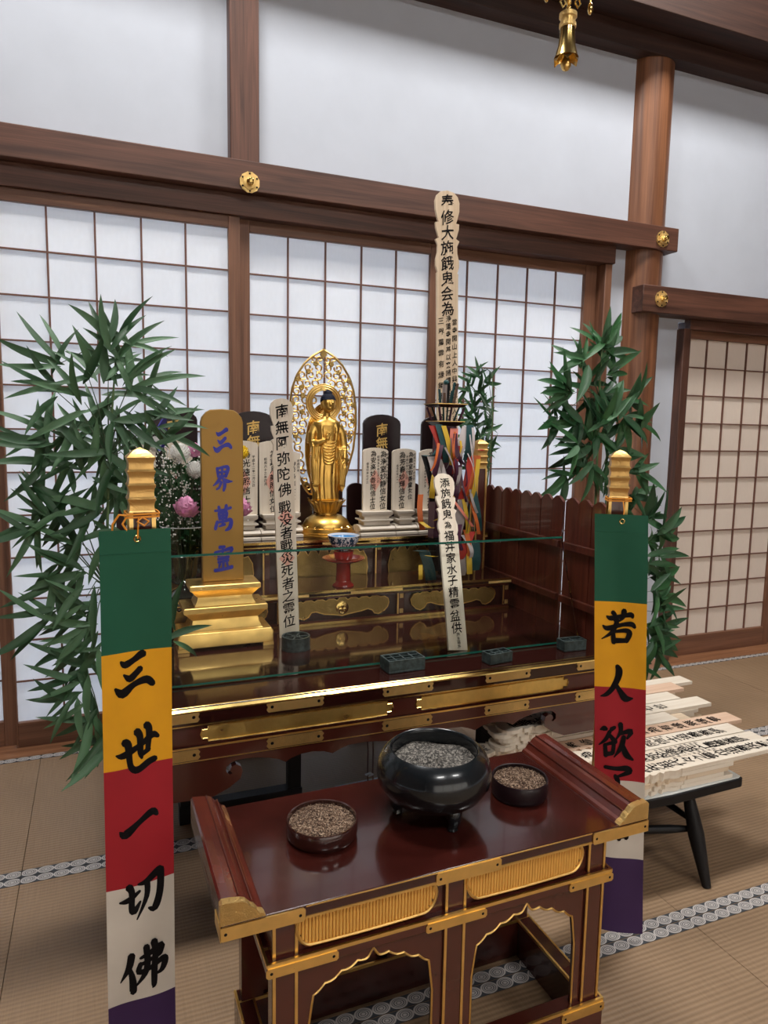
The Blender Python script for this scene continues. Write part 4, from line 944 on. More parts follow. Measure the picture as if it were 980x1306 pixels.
for nm, z0, z1, ov in (('middle_rail', ZM0, ZM1, .012), ('base_rail', .0, ZB, .010)):
    for (x0, x1, y0, y1) in ((-BW-ov, BW+ov, Y0-ov, Y0+.03), (-BW-ov, BW+ov, Y1-.03, Y1+ov), (-BW-ov, -BW+.03, Y0+.03, Y1-.03), (BW-.03, BW+ov, Y0+.03, Y1-.03)):
        if nm == 'base_rail' and y0 < Y0: pass
        r = obj(nm, G().box(x0, x1, y0, y1, z0+.0004, z1), 'lacquer', tb, bevel=.002)
        objs('gilt_line', G().box(x0-.0006, x1+.0006, y0-.0008, y0+.0045, z1-.007, z1+.0008).box(x0-.0008, x0+.0045, y0+.0046, y1, z1-.007, z1+.0008).box(x1-.0045, x1+.0008, y0+.0046, y1, z1-.007, z1+.0008), 'gold', r, smooth=0)
    for a, b in ((-BW-ov-.002, -BW+.13), (-.075, .070), (BW-.11, BW+ov+.002)): tfit(a, b, z1-.030 if nm == 'base_rail' else z0-.001, z1-.007, Y0-ov, tb)

# bronze incense burner
t = thing('incense_burner', 'large black bronze incense burner bowl on three feet, filled with ash', 'incense burner', (.708, 1.405, TZ+.0008))
R = 1.0
prof = [(.050, .034), (.085, .040), (.114, .058), (.131, .084), (.1345, .104), (.131, .128), (.122, .146), (.112, .156), (.107, .160), (.104, .162), (.100, .160), (.099, .152), (.103, .125)]
obj('bowl', G().lathe(prof, 56, cap=False), 'bronze', t, smooth=60)
obj('bowl_bottom', G().lathe([(.001, .032), (.050, .034)], 40, cap=False), 'bronze', t)
for k in range(3):
    a = -PI/2+.12+2*PI*k/3; c, s = math.cos(a), math.sin(a)
    g = G().tube([(.070*c, .070*s, .052), (.086*c, .086*s, .036), (.090*c, .090*s, .020), (.082*c, .082*s, .008), (.084*c, .084*s, .0)], [.026, .020, .013, .011, .013], 12)
    obj('leg', g, 'bronze', t, smooth=60)
g = G(); n = 30; vs = [(0, 0, .130)]; fs = []
for i in range(1, 12):
    for k in range(n):
        a = 2*PI*k/n; r = .1025*i/11; vs.append((r*math.cos(a), r*math.sin(a), .127+.004*math.sin(r*60+k)+random.uniform(-.0012, .0012)))
for k in range(n): fs.append((0, 1+k, 1+(k+1) % n))
for i in range(10):
    for k in range(n): fs.append((1+i*n+k, 1+(i+1)*n+k, 1+(i+1)*n+(k+1) % n, 1+i*n+(k+1) % n))
g.add(vs, fs); obj('ash', g, 'ash', t, smooth=60)['kind'] = 'stuff'

def incense_box(x, y, r, h, label, mat):
    t = thing('incense_box', label, 'incense box', (x, y, TZ+.0008), group='round incense boxes on the incense table')
    obj('dish', G().lathe([(r*.93, 0), (r*.97, .004), (r, .012), (r, h-.003), (r-.002, h), (r-.005, h-.001), (r-.0055, .010), (.001, .008)], 48, cap=False), mat, t, smooth=50)
    obj('dish_bottom', G().lathe([(.001, .0005), (r*.93, .0002)], 40, cap=False), mat, t)
    obj('incense_bed', G().lathe([(r-.006, .010), (r-.006, h-.010), (r*.6, h-.005), (.001, h-.003)], 40, cap=False), 'incense_chips', t, smooth=60)
    g = G(); q = random.Random(5)
    for i in range(1500):
        a = q.uniform(0, 2*PI); rr = (r-.008)*math.sqrt(q.random()); z = h-.0095+.0065*(1-(rr/r)**2)+q.uniform(-.001, .002)
        M = Matrix.Translation((rr*math.cos(a), rr*math.sin(a), z)) @ Matrix.Rotation(q.uniform(0, 6), 4, Vector((q.random(), q.random(), q.random()+.1)).normalized())
        k = q.uniform(.0009, .0018); g.add([(k*1.3, 0, -k*.6), (-k, k, -k*.5), (-k, -k, -k*.5), (0, 0, k)], [(0, 1, 2), (0, 3, 1), (1, 3, 2), (2, 3, 0)], M)
    o = obj('incense_grains', g, 'incense_chips', t, smooth=0, fix=False); o['kind'] = 'stuff'
incense_box(.437, 1.408, .079, .040, 'round red-brown box of incense grains left of the burner', 'dark_lacquer')
incense_box(.948, 1.408, .070, .046, 'round black box of incense grains right of the burner', 'black_lacquer')

# ================================================================== CORNER POSTS AND BANNERS
def corner_post(x, y, rz, label, h=1.40, w=.026, z=0):
    t = thing('corner_post', label, 'post', (x, y, z), rz, 'gold-capped posts at the altar corners')
    H = h-z
    obj('pole', G().box(-w*.82, w*.82, -w*.82, w*.82, 0, H-.130), 'lacquer', t, smooth=0)
    g = G()
    for sx in (-1, 1):
        for sy in (-1, 1): g.box(sx*w*.84-.004, sx*w*.84+.004, sy*w*.84-.004, sy*w*.84+.004, .0, H-.130)
    objs('gilt_corner', g, 'gold', t, smooth=0)
    c = .130; lv = [(w*1.0, 0)]
    for k in range(4):
        z0 = c*.86*k/4; lv += [(w*.94, z0+.003), (w*.90, z0+.012), (w*.96, z0+.020), (w*1.06, z0+.0265)]
    lv += [(w*.98, c*.86+.001), (w*.55, c*.95), (w*.05, c)]
    obj('gold_cap', G().frustum([(a, a, H-.130+z0) for a, z0 in lv]), 'cap_gold', t, smooth=20)
    return t
corner_post(.078, 1.522, .05, 'front left gold-capped post holding up the left hand banner')
corner_post(1.337, 1.568, math.radians(-33), 'front right gold-capped post behind the right hand banner')
corner_post(1.578, 2.765, 0, 'rear gold-capped post standing behind the ribboned stand', 1.405, z=.8215)

def banner(x, y, rz, ztop, zs, w0, w1, drift, label, chars, post_dy):
    t = thing('hanging_banner', label, 'banner', (x, y, 0), rz, 'five-coloured banners at the front corners')
    H = ztop-zs[-1]
    def sh(z): return drift*((ztop-z)/H)
    def fy(X, Z): return .004*math.sin(X*38+Z*5)*min(1, (ztop-Z)/.12) + .003*math.sin(Z*9)
    names = ['cloth_green', 'cloth_yellow', 'cloth_red', 'cloth_white', 'cloth_purple']
    tops = [ztop]+zs[:-1]
    for nm, za, zb_ in zip(names, tops, zs):
        g = G(); nx, nz = 16, 14; vs = []; fs = []
        for side in (0, 1):
            for j in range(nz+1):
                z = za+(zb_-za)*j/nz; wd = w0+(w1-w0)*(ztop-z)/H
                for i in range(nx+1):
                    X = sh(z)+wd*(i/nx); vs.append((X, fy(X, z)+.0012*side, z))
        o = (nx+1)*(nz+1)
        for j in range(nz):
            for i in range(nx):
                a = j*(nx+1)+i; fs.append((a, a+nx+1, a+nx+2, a+1)); fs.append((o+a, o+a+1, o+a+nx+2, o+a+nx+1))
        for j in range(nz):
            for i in (0, nx):
                a = j*(nx+1)+i; fs.append((a, a+nx+1, o+a+nx+1, o+a))
        g.add(vs, fs)
        obj('cloth_panel', g, nm, t, smooth=60, label=nm.replace('cloth_', '')+' cloth panel')
    # hem of the green panel
    hz = ztop-.048; obj('hem', G().tube([(sh(hz)+w0*k/12, fy(sh(hz)+w0*k/12, hz)-.0003, hz) for k in range(13)], .0010, 5), 'cloth_green', t)
    for ch, cx, cz, sz in chars:
        g = G(); brush(g, ch, sh(cz)+cx, cz, sz, -.0012, .92, fy); obj('character', g, 'ink', t, smooth=0, fix=False)
    ex = w0*.52; ez = ztop-.018
    obj('eyelet', G().tube([(ex+.006*math.cos(a), fy(ex, ez)-.0012, ez+.006*math.sin(a)) for a in [2*PI*k/16 for k in range(16)]], .0016, 6, True), 'bright_gold', t)
    return t
banner(-.004, 1.470, math.radians(7), 1.238, [.987, .742, .481, .211, .045], .137, .139, -.010, 'left banner of green, yellow, red, white and purple reading five black characters',
       [('三', .062, .938, .090), ('世', .066, .779, .098), ('一', .066, .622, .088), ('切', .070, .452, .100), ('佛', .074, .286, .108)], 0)
banner(1.243, 1.545, math.radians(-33), 1.2285, [.987, .746, .478, .245, .020], .138, .134, .062, 'right banner of green, yellow, red, white and purple partly behind the incense table',
       [('若', .064, .932-.02, .095), ('人', .062, .760, .092), ('欲', .058, .590, .100), ('了', .058, .478, .092), ('知', .056, .338, .088)], 0)
# orange cords tying the banners to the posts
def cord(x, y, z, rz, ex, ey, ez, tail, label):
    t = thing('tie_cord', label, 'cord', (x, y, z), group='orange cords tying the banners')
    r = .031
    M = Matrix.Rotation(rz, 4, 'Z')
    for k in range(2):
        obj('loop', G().tube([(r*sx+.001*k, r*sy, .006*k+.004*math.sin(sx*3)) for sx, sy in ((-1, -1), (0, -1.06), (1, -1), (1.06, 0), (1, 1), (0, 1.06), (-1, 1), (-1.06, 0))], .0022, 6, True, M=M), 'cord_orange', t, smooth=60)
    dx, dy, dz = ex-x, ey-y, ez-z
    obj('drop', G().tube([(dx*.7, dy*.8, .0), (dx*.9, dy*1.02, dz*.5), (dx, dy, dz)], .0017, 6), 'cord_orange', t)
    if tail:
        obj('tail', G().tube([(-.030, -.032, .004), (-.044, -.036, .006), (-.056, -.036, -.012), (-.058, -.034, -.034), (-.052, -.034, -.048)], .0022, 6), 'cord_orange', t)
        obj('tail', G().tube([(-.030, -.032, .0), (-.038, -.038, -.012), (-.030, -.040, -.026)], .0022, 6), 'cord_orange', t)
        obj('bow', G().tube([(0, -.036, 0), (.012, -.040, -.008), (.003, -.042, -.016), (-.010, -.040, -.008)], .0022, 6, True), 'cord_orange', t)
cord(.078, 1.515, 1.262, .05, .068, 1.474, 1.220, True, 'orange cord knotted round the front left post')
cord(1.332, 1.560, 1.262, math.radians(-33), 1.304, 1.504, 1.211, False, 'orange cord round the front right post')

# ================================================================== RIBBONED STAND
t = thing('ribbon_stand', 'dark stand of stacked trays hung with ribbons of many colours', 'ornament stand', (1.345, 2.655, .8205))
obj('pole', G().box(-.010, .010, -.010, .010, .012, .66), 'black_lacquer', t, smooth=0)
obj('base', G().box(-.040, .040, -.040, .040, 0, .012), 'black_lacquer', t, bevel=.002)
def tray(z, w0, w1, h, mat):
    obj('tray', G().frustum([(w0, w0, z), (w1, w1, z+h), (w1-.004, w1-.004, z+h), (w0-.004, w0-.004, z+.004)]), mat, t)
    obj('tray_rim', G().tube([(-w1, -w1, z+h), (w1, -w1, z+h), (w1, w1, z+h), (-w1, w1, z+h)], .0025, 5, True), 'gold', t)
tray(.64, .040, .060, .018, 'black_lacquer'); tray(.715, .052, .068, .014, 'dark_lacquer')
for sx in (-1, 1):
    for sy in (-1, 1):
        obj('corner_slat', G().tube([(sx*.040, sy*.040, .655), (sx*.058, sy*.058, .715)], .005, 5), 'rib_purple', t)
        obj('corner_slat', G().tube([(sx*.022, sy*.030, .655), (sx*.036, sy*.052, .715)], .004, 5), 'rib_green', t)
rr = random.Random(4)
for x, y, hh, ml in ((-.030, 0, .065, 'rib_green'), (-.008, .01, .085, 'rib_grey'), (.004, -.01, .090, 'black_paint'), (.022, 0, .060, 'rib_green'), (.036, .01, .095, 'rib_green'), (.042, -.005, .090, 'cord_brown'), (-.018, -.02, .050, 'cord_brown')):
    obj('rod', G().tube([(x*.8, y, .725), (x*1.15+.003, y, .725+hh)], .0055, 6), ml, t)
obj('knob', G().ball((0, 0, .818), .012, 10, 8), 'rib_green', t)
obj('knob_stem', G().tube([(0, 0, .725), (0, 0, .81)], .008, 8), 'rib_grey', t)
def ribbon(pts, wd, mat, tw=0.0, face=0.0):
    P = [Vector(p) for p in pts]; m = []
    Q = [P[0]]+P+[P[-1]]
    for i in range(1, len(Q)-2):
        for s in (0, .25, .5, .75):
            a, b, c, d = Q[i-1], Q[i], Q[i+1], Q[i+2]
            m.append(.5*((2*b)+(c-a)*s+(2*a-5*b+4*c-d)*s*s+(3*b-a-3*c+d)*s**3))
    m.append(P[-1]); vs = []
    for i, p in enumerate(m):
        q = i/(len(m)-1); an = face+tw*q
        w = Vector((math.cos(an), math.sin(an), .15*math.sin(an*2)))*wd/2; nn = Vector((-math.sin(an), math.cos(an), 0))*.0004
        vs += [p-w-nn, p+w-nn, p+w+nn, p-w+nn]
    fs = []
    for i in range(len(m)-1):
        for k in range(4): fs.append((i*4+k, i*4+(k+1) % 4, i*4+4+(k+1) % 4, i*4+4+k))
    fs += [(0, 1, 2, 3), tuple((len(m)-1)*4+k for k in (3, 2, 1, 0))]
    g = G(); g.add(vs, fs); obj('ribbon', g, mat, t, smooth=60)
def r_(x0, z0, x1, z1, sag, wd, mat, y=-.05, face=0, tw=0, bow=0):
    ribbon([(x0, y, z0), ((x0*.65+x1*.35)+bow, y-.012, z0+(z1-z0)*.35-sag*.6), ((x0*.3+x1*.7)+bow, y-.016, z0+(z1-z0)*.72-sag*.7), (x1, y-.006, z1)], wd, mat, tw, face)
# dark pleated body behind the ribbons
for z0, z1, w0, w1, m_ in ((.50, .645, .074, .036, 'rib_purple'), (.33, .50, .088, .046, 'rib_purple'), (.17, .335, .090, .052, 'rib_purple'), (.03, .175, .070, .050, 'black_paint')):
    obj('cloth_tier', G().frustum([(w0*.6, .026, z0), (w1, .034, z1)]), m_, t, smooth=0)
r_(-.080, .640, -.035, .500, .0, .040, 'rib_red', bow=.004); r_(-.060, .645, -.020, .490, .0, .034, 'rib_green', y=-.060); r_(-.040, .640, .000, .480, .0, .022, 'rib_yellow', y=-.066)
r_(.015, .630, -.010, .500, 0, .036, 'rib_pink', y=-.055); r_(.070, .640, .010, .495, 0, .044, 'rib_white', y=-.062); r_(.082, .645, .066, .500, 0, .034, 'rib_green', y=-.066)
r_(.094, .640, .090, .520, 0, .012, 'rib_white', y=-.067)
r_(-.120, .520, -.060, .545, .02, .030, 'rib_green', y=-.06); r_(-.120, .520, -.080, .330, 0, .024, 'black_paint', y=-.055, bow=.004)
r_(-.085, .515, -.020, .340, .0, .048, 'rib_white', y=-.070, bow=-.012); r_(-.060, .505, .010, .30, .0, .020, 'rib_grey', y=-.076)
r_(.110, .520, .050, .350, 0, .050, 'rib_orange', y=-.070, bow=.010); r_(.085, .515, .040, .340, 0, .030, 'rib_red', y=-.076); r_(.120, .505, .085, .330, 0, .020, 'rib_yellow', y=-.078)
r_(.060, .530, .150, .540, -.01, .026, 'rib_red', y=-.060, face=.4)
r_(-.130, .360, -.120, .215, 0, .024, 'rib_orange', y=-.055, bow=-.012); r_(-.135, .250, -.085, .225, .01, .022, 'rib_yellow', y=-.075)
r_(-.045, .360, .020, .200, 0, .022, 'rib_orange', y=-.080); r_(-.030, .370, .095, .225, .0, .013, 'rib_pink', y=-.088)
r_(.065, .360, .020, .170, 0, .050, 'rib_grey', y=-.074, bow=-.006); r_(.080, .350, .130, .190, 0, .016, 'rib_orange', y=-.080); r_(.110, .370, .140, .200, 0, .034, 'rib_green', y=-.058)
r_(.055, .340, .075, .195, 0, .018, 'rib_yellow', y=-.079)
r_(.100, .200, .030, .070, 0, .044, 'rib_red', y=-.070); r_(.070, .210, .090, .090, 0, .022, 'rib_orange', y=-.078); r_(.020, .190, .035, .060, 0, .036, 'rib_purple', y=-.066)
r_(.060, .140, .060, .015, 0, .034, 'rib_grey', y=-.068, bow=.004); r_(.090, .150, .095, .020, 0, .026, 'rib_yellow', y=-.074, bow=-.006); r_(.128, .160, .130, .030, 0, .048, 'rib_green', y=-.052)
r_(-.140, .130, -.080, .125, .0, .046, 'rib_green', y=-.060); r_(-.105, .120, -.075, -.00, 0, .050, 'rib_green', y=-.052); r_(-.130, .070, -.132, .010, 0, .018, 'rib_yellow', y=-.070, bow=-.004); r_(-.110, .110, -.060, .105, 0, .014, 'rib_yellow', y=-.075)

q2 = random.Random(21)
for k in range(34):
    zt = q2.uniform(.16, .62); x0 = q2.uniform(-.085, .09); x1 = x0+q2.uniform(-.04, .04)
    r_(x0, zt, x1, zt-q2.uniform(.07, .15), q2.uniform(-.01, .02), q2.choice((.006, .010, .016, .022)), q2.choice(('rib_purple', 'rib_white', 'rib_green', 'rib_red', 'black_paint', 'rib_orange', 'rib_grey', 'rib_yellow', 'rib_purple')), y=q2.uniform(-.095, -.078), face=q2.uniform(-.5, .5), tw=q2.uniform(-1, 1), bow=q2.uniform(-.015, .015))

# ================================================================== FLOWER VASE AND FLOWERS
VX, VY, VZ = .285, 2.632, .8205
t = thing('flower_vase', 'clear glass vase full of flowers behind the golden tablet', 'vase', (VX, VY, VZ))
obj('foot', G().lathe([(.070, 0), (.071, .008), (.060, .016), (.034, .030), (.026, .042)], 40), 'vase_dark', t, smooth=50)
obj('vase_wall', G().lathe([(.026, .042), (.050, .052), (.064, .075), (.070, .120), (.078, .190), (.088, .262)], 48, cap=False), 'vase_glass', t, smooth=60)
obj('rim', G().tube([(.088*math.cos(a), .088*math.sin(a), .262) for a in [2*PI*k/40 for k in range(40)]], .0018, 6, True), 'porcelain', t)
def stemmed(name, label, cat, x, z, y=None, build=None, leaf=True):
    y = VY-.03 if y is None else y
    t = thing(name, label, cat, (VX, VY, VZ+.055), group='cut flowers in the glass vase')
    dx, dy, dz = x-VX, y-VY, z-VZ-.055
    obj('stem', G().tube([(dx*.08, dy*.1, .0), (dx*.2, dy*.25, .14), (dx*.55, dy*.6, .20+(dz-.2)*.45), (dx, dy, dz)], .0026, 5), 'stem_dark', t)
    build(t, Vector((dx, dy, dz))); return t
def mum(mat, r, n=170, sq=.75):
    def f(t, c):
        obj('core', G().ball(c, r*.80, 14, 10, (1, 1, .8)), mat, t)
        g = G(); q = random.Random(int(c.x*1e4))
        for k in range(n):
            u = 1-2*(k+.5)/n; a = k*2.399; s = math.sqrt(1-u*u); d = Vector((s*math.cos(a), s*math.sin(a), u*sq)); d.normalize()
            side = d.cross(Vector((0, 0, 1))); side = side.normalized() if side.length > .01 else Vector((1, 0, 0)); up = side.cross(d)
            p0 = c+d*r*.5; p1 = c+d*r*.92+up*r*.05; p2 = c+d*r*1.0+up*r*.22; w = r*.13
            g.add([p0-side*w*.5, p0+side*w*.5, p1+side*w, p1-side*w, p2], [(0, 1, 2, 3), (3, 2, 4)])
        o = obj('petals', g, mat, t, smooth=60, fix=False); o['kind'] = 'stuff'
    return f
def peony(mat, r):
    def f(t, c):
        obj('core', G().ball(c, r*.5, 12, 8), mat, t)
        q = random.Random(9)
        for k in range(30):
            u = 1-1.7*(k+.5)/30; a = k*2.399; e = math.sqrt(max(0, 1-u*u)); d = Vector((e*math.cos(a), e*math.sin(a), u))
            side = d.cross(Vector((0, .3, 1))).normalized(); up = side.cross(d); R = r*(.62+.33*((k*7) % 5)/5); vs = []
            for i in range(4):
                s_ = i/3
                for j in (-1, -.5, 0, .5, 1):
                    w = r*.42*math.sin((.3+.5*s_)*PI)
                    vs.append(c + d*(R+.30*r*s_-.16*r*j*j+.05*r*math.sin(j*6+k)) + side*w*j + up*(s_-.4)*r*.75)
            g = G(); g.add(vs, [(i*5+j, i*5+j+1, (i+1)*5+j+1, (i+1)*5+j) for i in range(3) for j in range(4)])
            obj('petal', g, mat, t, smooth=60, fix=False)
    return f
def iris(mat, r):
    def f(t, c):
        for k in range(6):
            a = 2*PI*k/6; up = 1 if k % 2 else -.5
            P = [c, c+Vector((math.cos(a)*r*.5, math.sin(a)*r*.5, r*.35*(1 if up > 0 else .2))), c+Vector((math.cos(a)*r, math.sin(a)*r, r*up))]
            sd = Vector((-math.sin(a), math.cos(a), 0)); vs = []
            for p, w in zip(P, (.1, .38, .22)): vs += [p-sd*r*w, p+Vector((0, 0, .002)), p+sd*r*w]
            g = G(); g.add(vs, [(0, 1, 4, 3), (1, 2, 5, 4), (3, 4, 7, 6), (4, 5, 8, 7)]); obj('petal', g, mat, t, smooth=60, fix=False)
    return f
stemmed('chrysanthemum', 'white chrysanthemum, upper left beside the golden tablet', 'flower', .266, 1.345, 2.57, mum('petal_white', .037))
stemmed('chrysanthemum', 'white chrysanthemum touching the left edge of the golden tablet', 'flower', .314, 1.288, 2.56, mum('petal_white', .032))
stemmed('chrysanthemum', 'white chrysanthemum low behind the left post cap', 'flower', .185, 1.375, 2.60, mum('petal_white', .030))
stemmed('chrysanthemum', 'yellow round chrysanthemum at the right edge of the golden tablet', 'flower', .490, 1.348, 2.60, mum('petal_yellow', .027, 110, 1.0))
stemmed('peony', 'large pink peony above the vase rim', 'flower', .283, 1.150, 2.545, peony('petal_pink', .040))
stemmed('peony', 'pink peony peeping past the right edge of the golden tablet', 'flower', .486, 1.140, 2.60, peony('petal_pink', .036))
stemmed('carnation', 'pink carnation between the white chrysanthemums and the golden tablet', 'flower', .320, 1.350, 2.60, peony('petal_pink', .027))
stemmed('iris', 'dark blue iris at the top of the bouquet', 'flower', .200, 1.430, 2.60, iris('petal_blue', .034))
stemmed('iris', 'dark blue iris bud in the left side of the bouquet', 'flower', .205, 1.365, 2.58, iris('petal_blue', .024))
t = thing('babys_breath', 'cloud of tiny white blossoms on fine twigs in the vase', 'flowers', (VX, VY, VZ+.06))
q = random.Random(12); tw = G(); bl = G(); lf = G()
for k in range(95):
    ex, ey, ez = q.uniform(-.17, .16)+.02, q.uniform(-.09, .05), q.uniform(.18, .47)
    tw.tube([(ex*.1, 0, .10), (ex*.6, ey*.5, ez*.6), (ex, ey, ez)], .0007, 3)
    for m in range(9):
        p = (ex+q.gauss(0, .022), ey+q.gauss(0, .016), ez+q.gauss(0, .028)); bl.ball(p, q.uniform(.0022, .0038), 5, 4)
for k in range(330):
    a = Vector((q.uniform(-.14, .13), q.uniform(-.03, .07), q.uniform(.12, .42))); d = Vector((q.uniform(-1, 1), q.uniform(-.5, .3), q.uniform(-.3, 1))).normalized()
    s = d.cross(Vector((0, 1, 0))).normalized()*q.uniform(.005, .011); l = q.uniform(.05, .09)
    lf.add([a, a+d*l*.5-s, a+d*l, a+d*l*.5+s], [(0, 1, 2, 3)])
o = obj('twigs', tw, 'stem_dark', t, smooth=0, fix=False); o['kind'] = 'stuff'
o = obj('blossoms', bl, 'petal_white', t, smooth=60, fix=False); o['kind'] = 'stuff'
o = obj('filler_leaves', lf, 'dark_leaf', t, smooth=0, fix=False); o['kind'] = 'stuff'
# stems standing in water
t = thing('cut_stems', 'tangle of green stems seen through the glass vase', 'stems', (VX, VY, VZ+.058)); t_ = G()
for k in range(26):
    a = q.uniform(0, 6.28); r0 = q.uniform(.005, .035); a2 = a+q.uniform(1.5, 4)
    t_.tube([(r0*math.cos(a2), r0*math.sin(a2), 0), (r0*1.7*math.cos(a), r0*1.7*math.sin(a), .20)], .0028, 5)
o = obj('stems', t_, 'stem_green', t, fix=False); o['kind'] = 'stuff'

# second, half-hidden vase with a few leaves, just right of the left banner
t = thing('grey_vase', 'slim grey glass vase half hidden by the left banner', 'vase', (.162, 2.18, ZT+.0008))
obj('vase_wall', G().lathe([(.036, 0), (.037, .004), (.037, .150), (.040, .158), (.038, .159), (.035, .150), (.035, .008), (.001, .006)], 36, cap=False), 'grey_glass', t, smooth=50)
obj('base', G().lathe([(.001, .0005), (.036, .0002), (.036, .0040), (.001, .0042)], 36, cap=False), 'vase_dark', t)

# ================================================================== BAMBOO
def leaf_mesh(nm, Lf, wd, droop, curl, mat):
    n = 7; vs = []; fs = []
    for i in range(n+1):
        s = i/n; w = wd*math.sin(PI*min(1, s**.75*.97+.03))**.8 if 0 < i < n else (.08*wd if i == 0 else .0)
        x = Lf*s*(1-.12*droop*s); z = -droop*Lf*.45*s*s
        y = curl*Lf*.12*math.sin(s*PI)
        vs += [(x, y-w, z+w*.35), (x, y, z-w*.1), (x, y+w, z+w*.35)]
    for i in range(n):
        a = i*3; fs += [(a, a+3, a+4, a+1), (a+1, a+4, a+5, a+2)]
    g = G(); g.add(vs, fs); return mesh_of(g, nm, mat, 0, False)
LEAF = {}
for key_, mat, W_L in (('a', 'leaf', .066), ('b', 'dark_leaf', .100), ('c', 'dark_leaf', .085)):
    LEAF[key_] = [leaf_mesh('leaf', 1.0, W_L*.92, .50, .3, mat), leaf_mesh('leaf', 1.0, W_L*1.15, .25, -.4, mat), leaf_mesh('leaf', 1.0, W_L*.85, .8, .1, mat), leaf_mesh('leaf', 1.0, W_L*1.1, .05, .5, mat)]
    for l in LEAF[key_]:
        for p in l.polygons: p.use_smooth = True
def bamboo(name, label, base, culm, nodes, kind, lmin, lmax, seed, culm_r=.006, per=(5, 8), extra=()):
    """nodes: (x, z, direction degrees in the XZ plane, 0 = right, 90 = up) world coordinates"""
    t = thing(name, label, 'plant', base); B = Vector(base); rd = random.Random(seed)
    obj('culm', G().tube([Vector(p)-B for p in culm], [culm_r*(1-.6*i/(len(culm)-1)) for i in range(len(culm))], 8), 'stem_green', t, smooth=60)
    for nd in nodes:
        x, z, dg = nd[:3]; yy = (nd[3] if len(nd) > 3 else 0)+base[1]+rd.uniform(-.06, .04); tip = Vector((x, yy, z))
        best = min(culm, key=lambda p: abs(p[2]-(z-.10)) + .3*abs(p[0]-x)); s0 = Vector(best)
        mid = (s0+tip)/2+Vector((0, 0, .03))
        obj('twig', G().tube([s0-B, mid-B, tip-B], [.0022, .0016, .001], 5), 'stem_dark', t, smooth=60)
        k = rd.randint(*per)
        for i in range(k):
            a = math.radians(dg+(i-(k-1)/2)*rd.uniform(20, 30)+rd.uniform(-14, 14)); out = rd.uniform(-.55, .35)
            d = Vector((math.cos(a), out, math.sin(a))).normalized()
            pos = tip-B+Vector((rd.uniform(-.02, .02), rd.uniform(-.02, .02), rd.uniform(-.025, .025)))-d*.012
            yv = Vector((rd.uniform(-.4, .4), -1, rd.uniform(-.2, .5))); zv = (d.cross(yv)*-1)
            nrm = Vector((rd.uniform(-.5, .5), -.75, rd.uniform(.1, .8))); nrm = (nrm-d*nrm.dot(d)).normalized()
            yv = nrm.cross(d)
            ln = rd.uniform(lmin, lmax)
            o = link('leaf', LEAF[kind][rd.randrange(4)], t)
            M = Matrix(((d.x, yv.x, nrm.x, 0), (d.y, yv.y, nrm.y, 0), (d.z, yv.z, nrm.z, 0), (0, 0, 0, 1)))
            o.matrix_local = Matrix.Translation(pos) @ M @ Matrix.Scale(ln, 4)
    return t
bamboo('bamboo_branch', 'large bamboo branch at the left behind the left banner', (.005, 2.05, 0),
 [(.005, 2.05, 0), (.005, 2.05, .5), (.010, 2.05, 1.0), (.025, 2.05, 1.35), (.050, 2.05, 1.62)],
 [(.064, 1.64, 70), (.05, 1.66, 100), (-.085, 1.60, 125), (-.10, 1.53, 165), (-.13, 1.41, 185), (-.02, 1.57, 110), (-.03, 1.50, 150), (.085, 1.56, 40), (.13, 1.535, 15), (.12, 1.46, -25), (.05, 1.46, -40),
  (.03, 1.50, -90), (-.04, 1.42, 200), (-.068, 1.33, 195), (-.11, 1.35, 160), (.006, 1.30, -70), (.02, 1.36, -110), (-.08, 1.25, 200), (-.16, 1.165, 215), (-.15, 1.17, 100), (-.11, 1.21, 150), (-.056, 1.13, 185), (-.02, 1.20, -120),
  (.01, 1.42, 160), (.03, 1.58, 80), (-.02, 1.36, 130), (-.11, 1.04, 215), (-.05, 1.06, 200), (-.13, .935, 160), (-.041, .985, 195), (-.03, .93, 210), (-.043, .90, 190), (-.065, .82, 215), (-.03, .86, 230), (-.05, .76, 205), (-.069, .70, 220), (-.03, .66, 240), (-.01, .60, 250), (0.0, .54, 250), (.17, 1.42, 0), (.06, 1.40, -60), (.09, 1.33, -80), (.05, 1.25, -90), (.03, 1.15, -100)],
 'a', .115, .185, 11, .006, (5, 7))
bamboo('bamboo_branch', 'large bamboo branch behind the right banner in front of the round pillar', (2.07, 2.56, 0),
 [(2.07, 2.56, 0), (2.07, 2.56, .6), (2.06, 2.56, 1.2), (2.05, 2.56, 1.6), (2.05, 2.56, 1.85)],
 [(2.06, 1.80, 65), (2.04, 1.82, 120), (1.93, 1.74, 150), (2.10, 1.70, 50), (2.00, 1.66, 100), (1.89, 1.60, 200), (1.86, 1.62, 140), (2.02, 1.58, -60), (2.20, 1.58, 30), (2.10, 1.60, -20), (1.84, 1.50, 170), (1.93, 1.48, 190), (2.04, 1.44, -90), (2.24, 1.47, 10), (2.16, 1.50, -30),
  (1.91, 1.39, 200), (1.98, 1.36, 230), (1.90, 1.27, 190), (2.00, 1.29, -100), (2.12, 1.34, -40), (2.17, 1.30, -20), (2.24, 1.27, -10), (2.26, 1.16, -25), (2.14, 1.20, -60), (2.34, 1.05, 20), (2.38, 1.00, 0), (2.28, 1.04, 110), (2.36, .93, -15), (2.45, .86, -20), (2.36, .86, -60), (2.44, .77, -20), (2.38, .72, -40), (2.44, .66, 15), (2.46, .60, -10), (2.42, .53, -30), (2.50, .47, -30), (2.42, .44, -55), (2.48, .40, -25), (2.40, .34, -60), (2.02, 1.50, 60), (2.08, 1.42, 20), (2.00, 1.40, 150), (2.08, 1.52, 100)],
 'b', .12, .200, 5, .008, (6, 7))
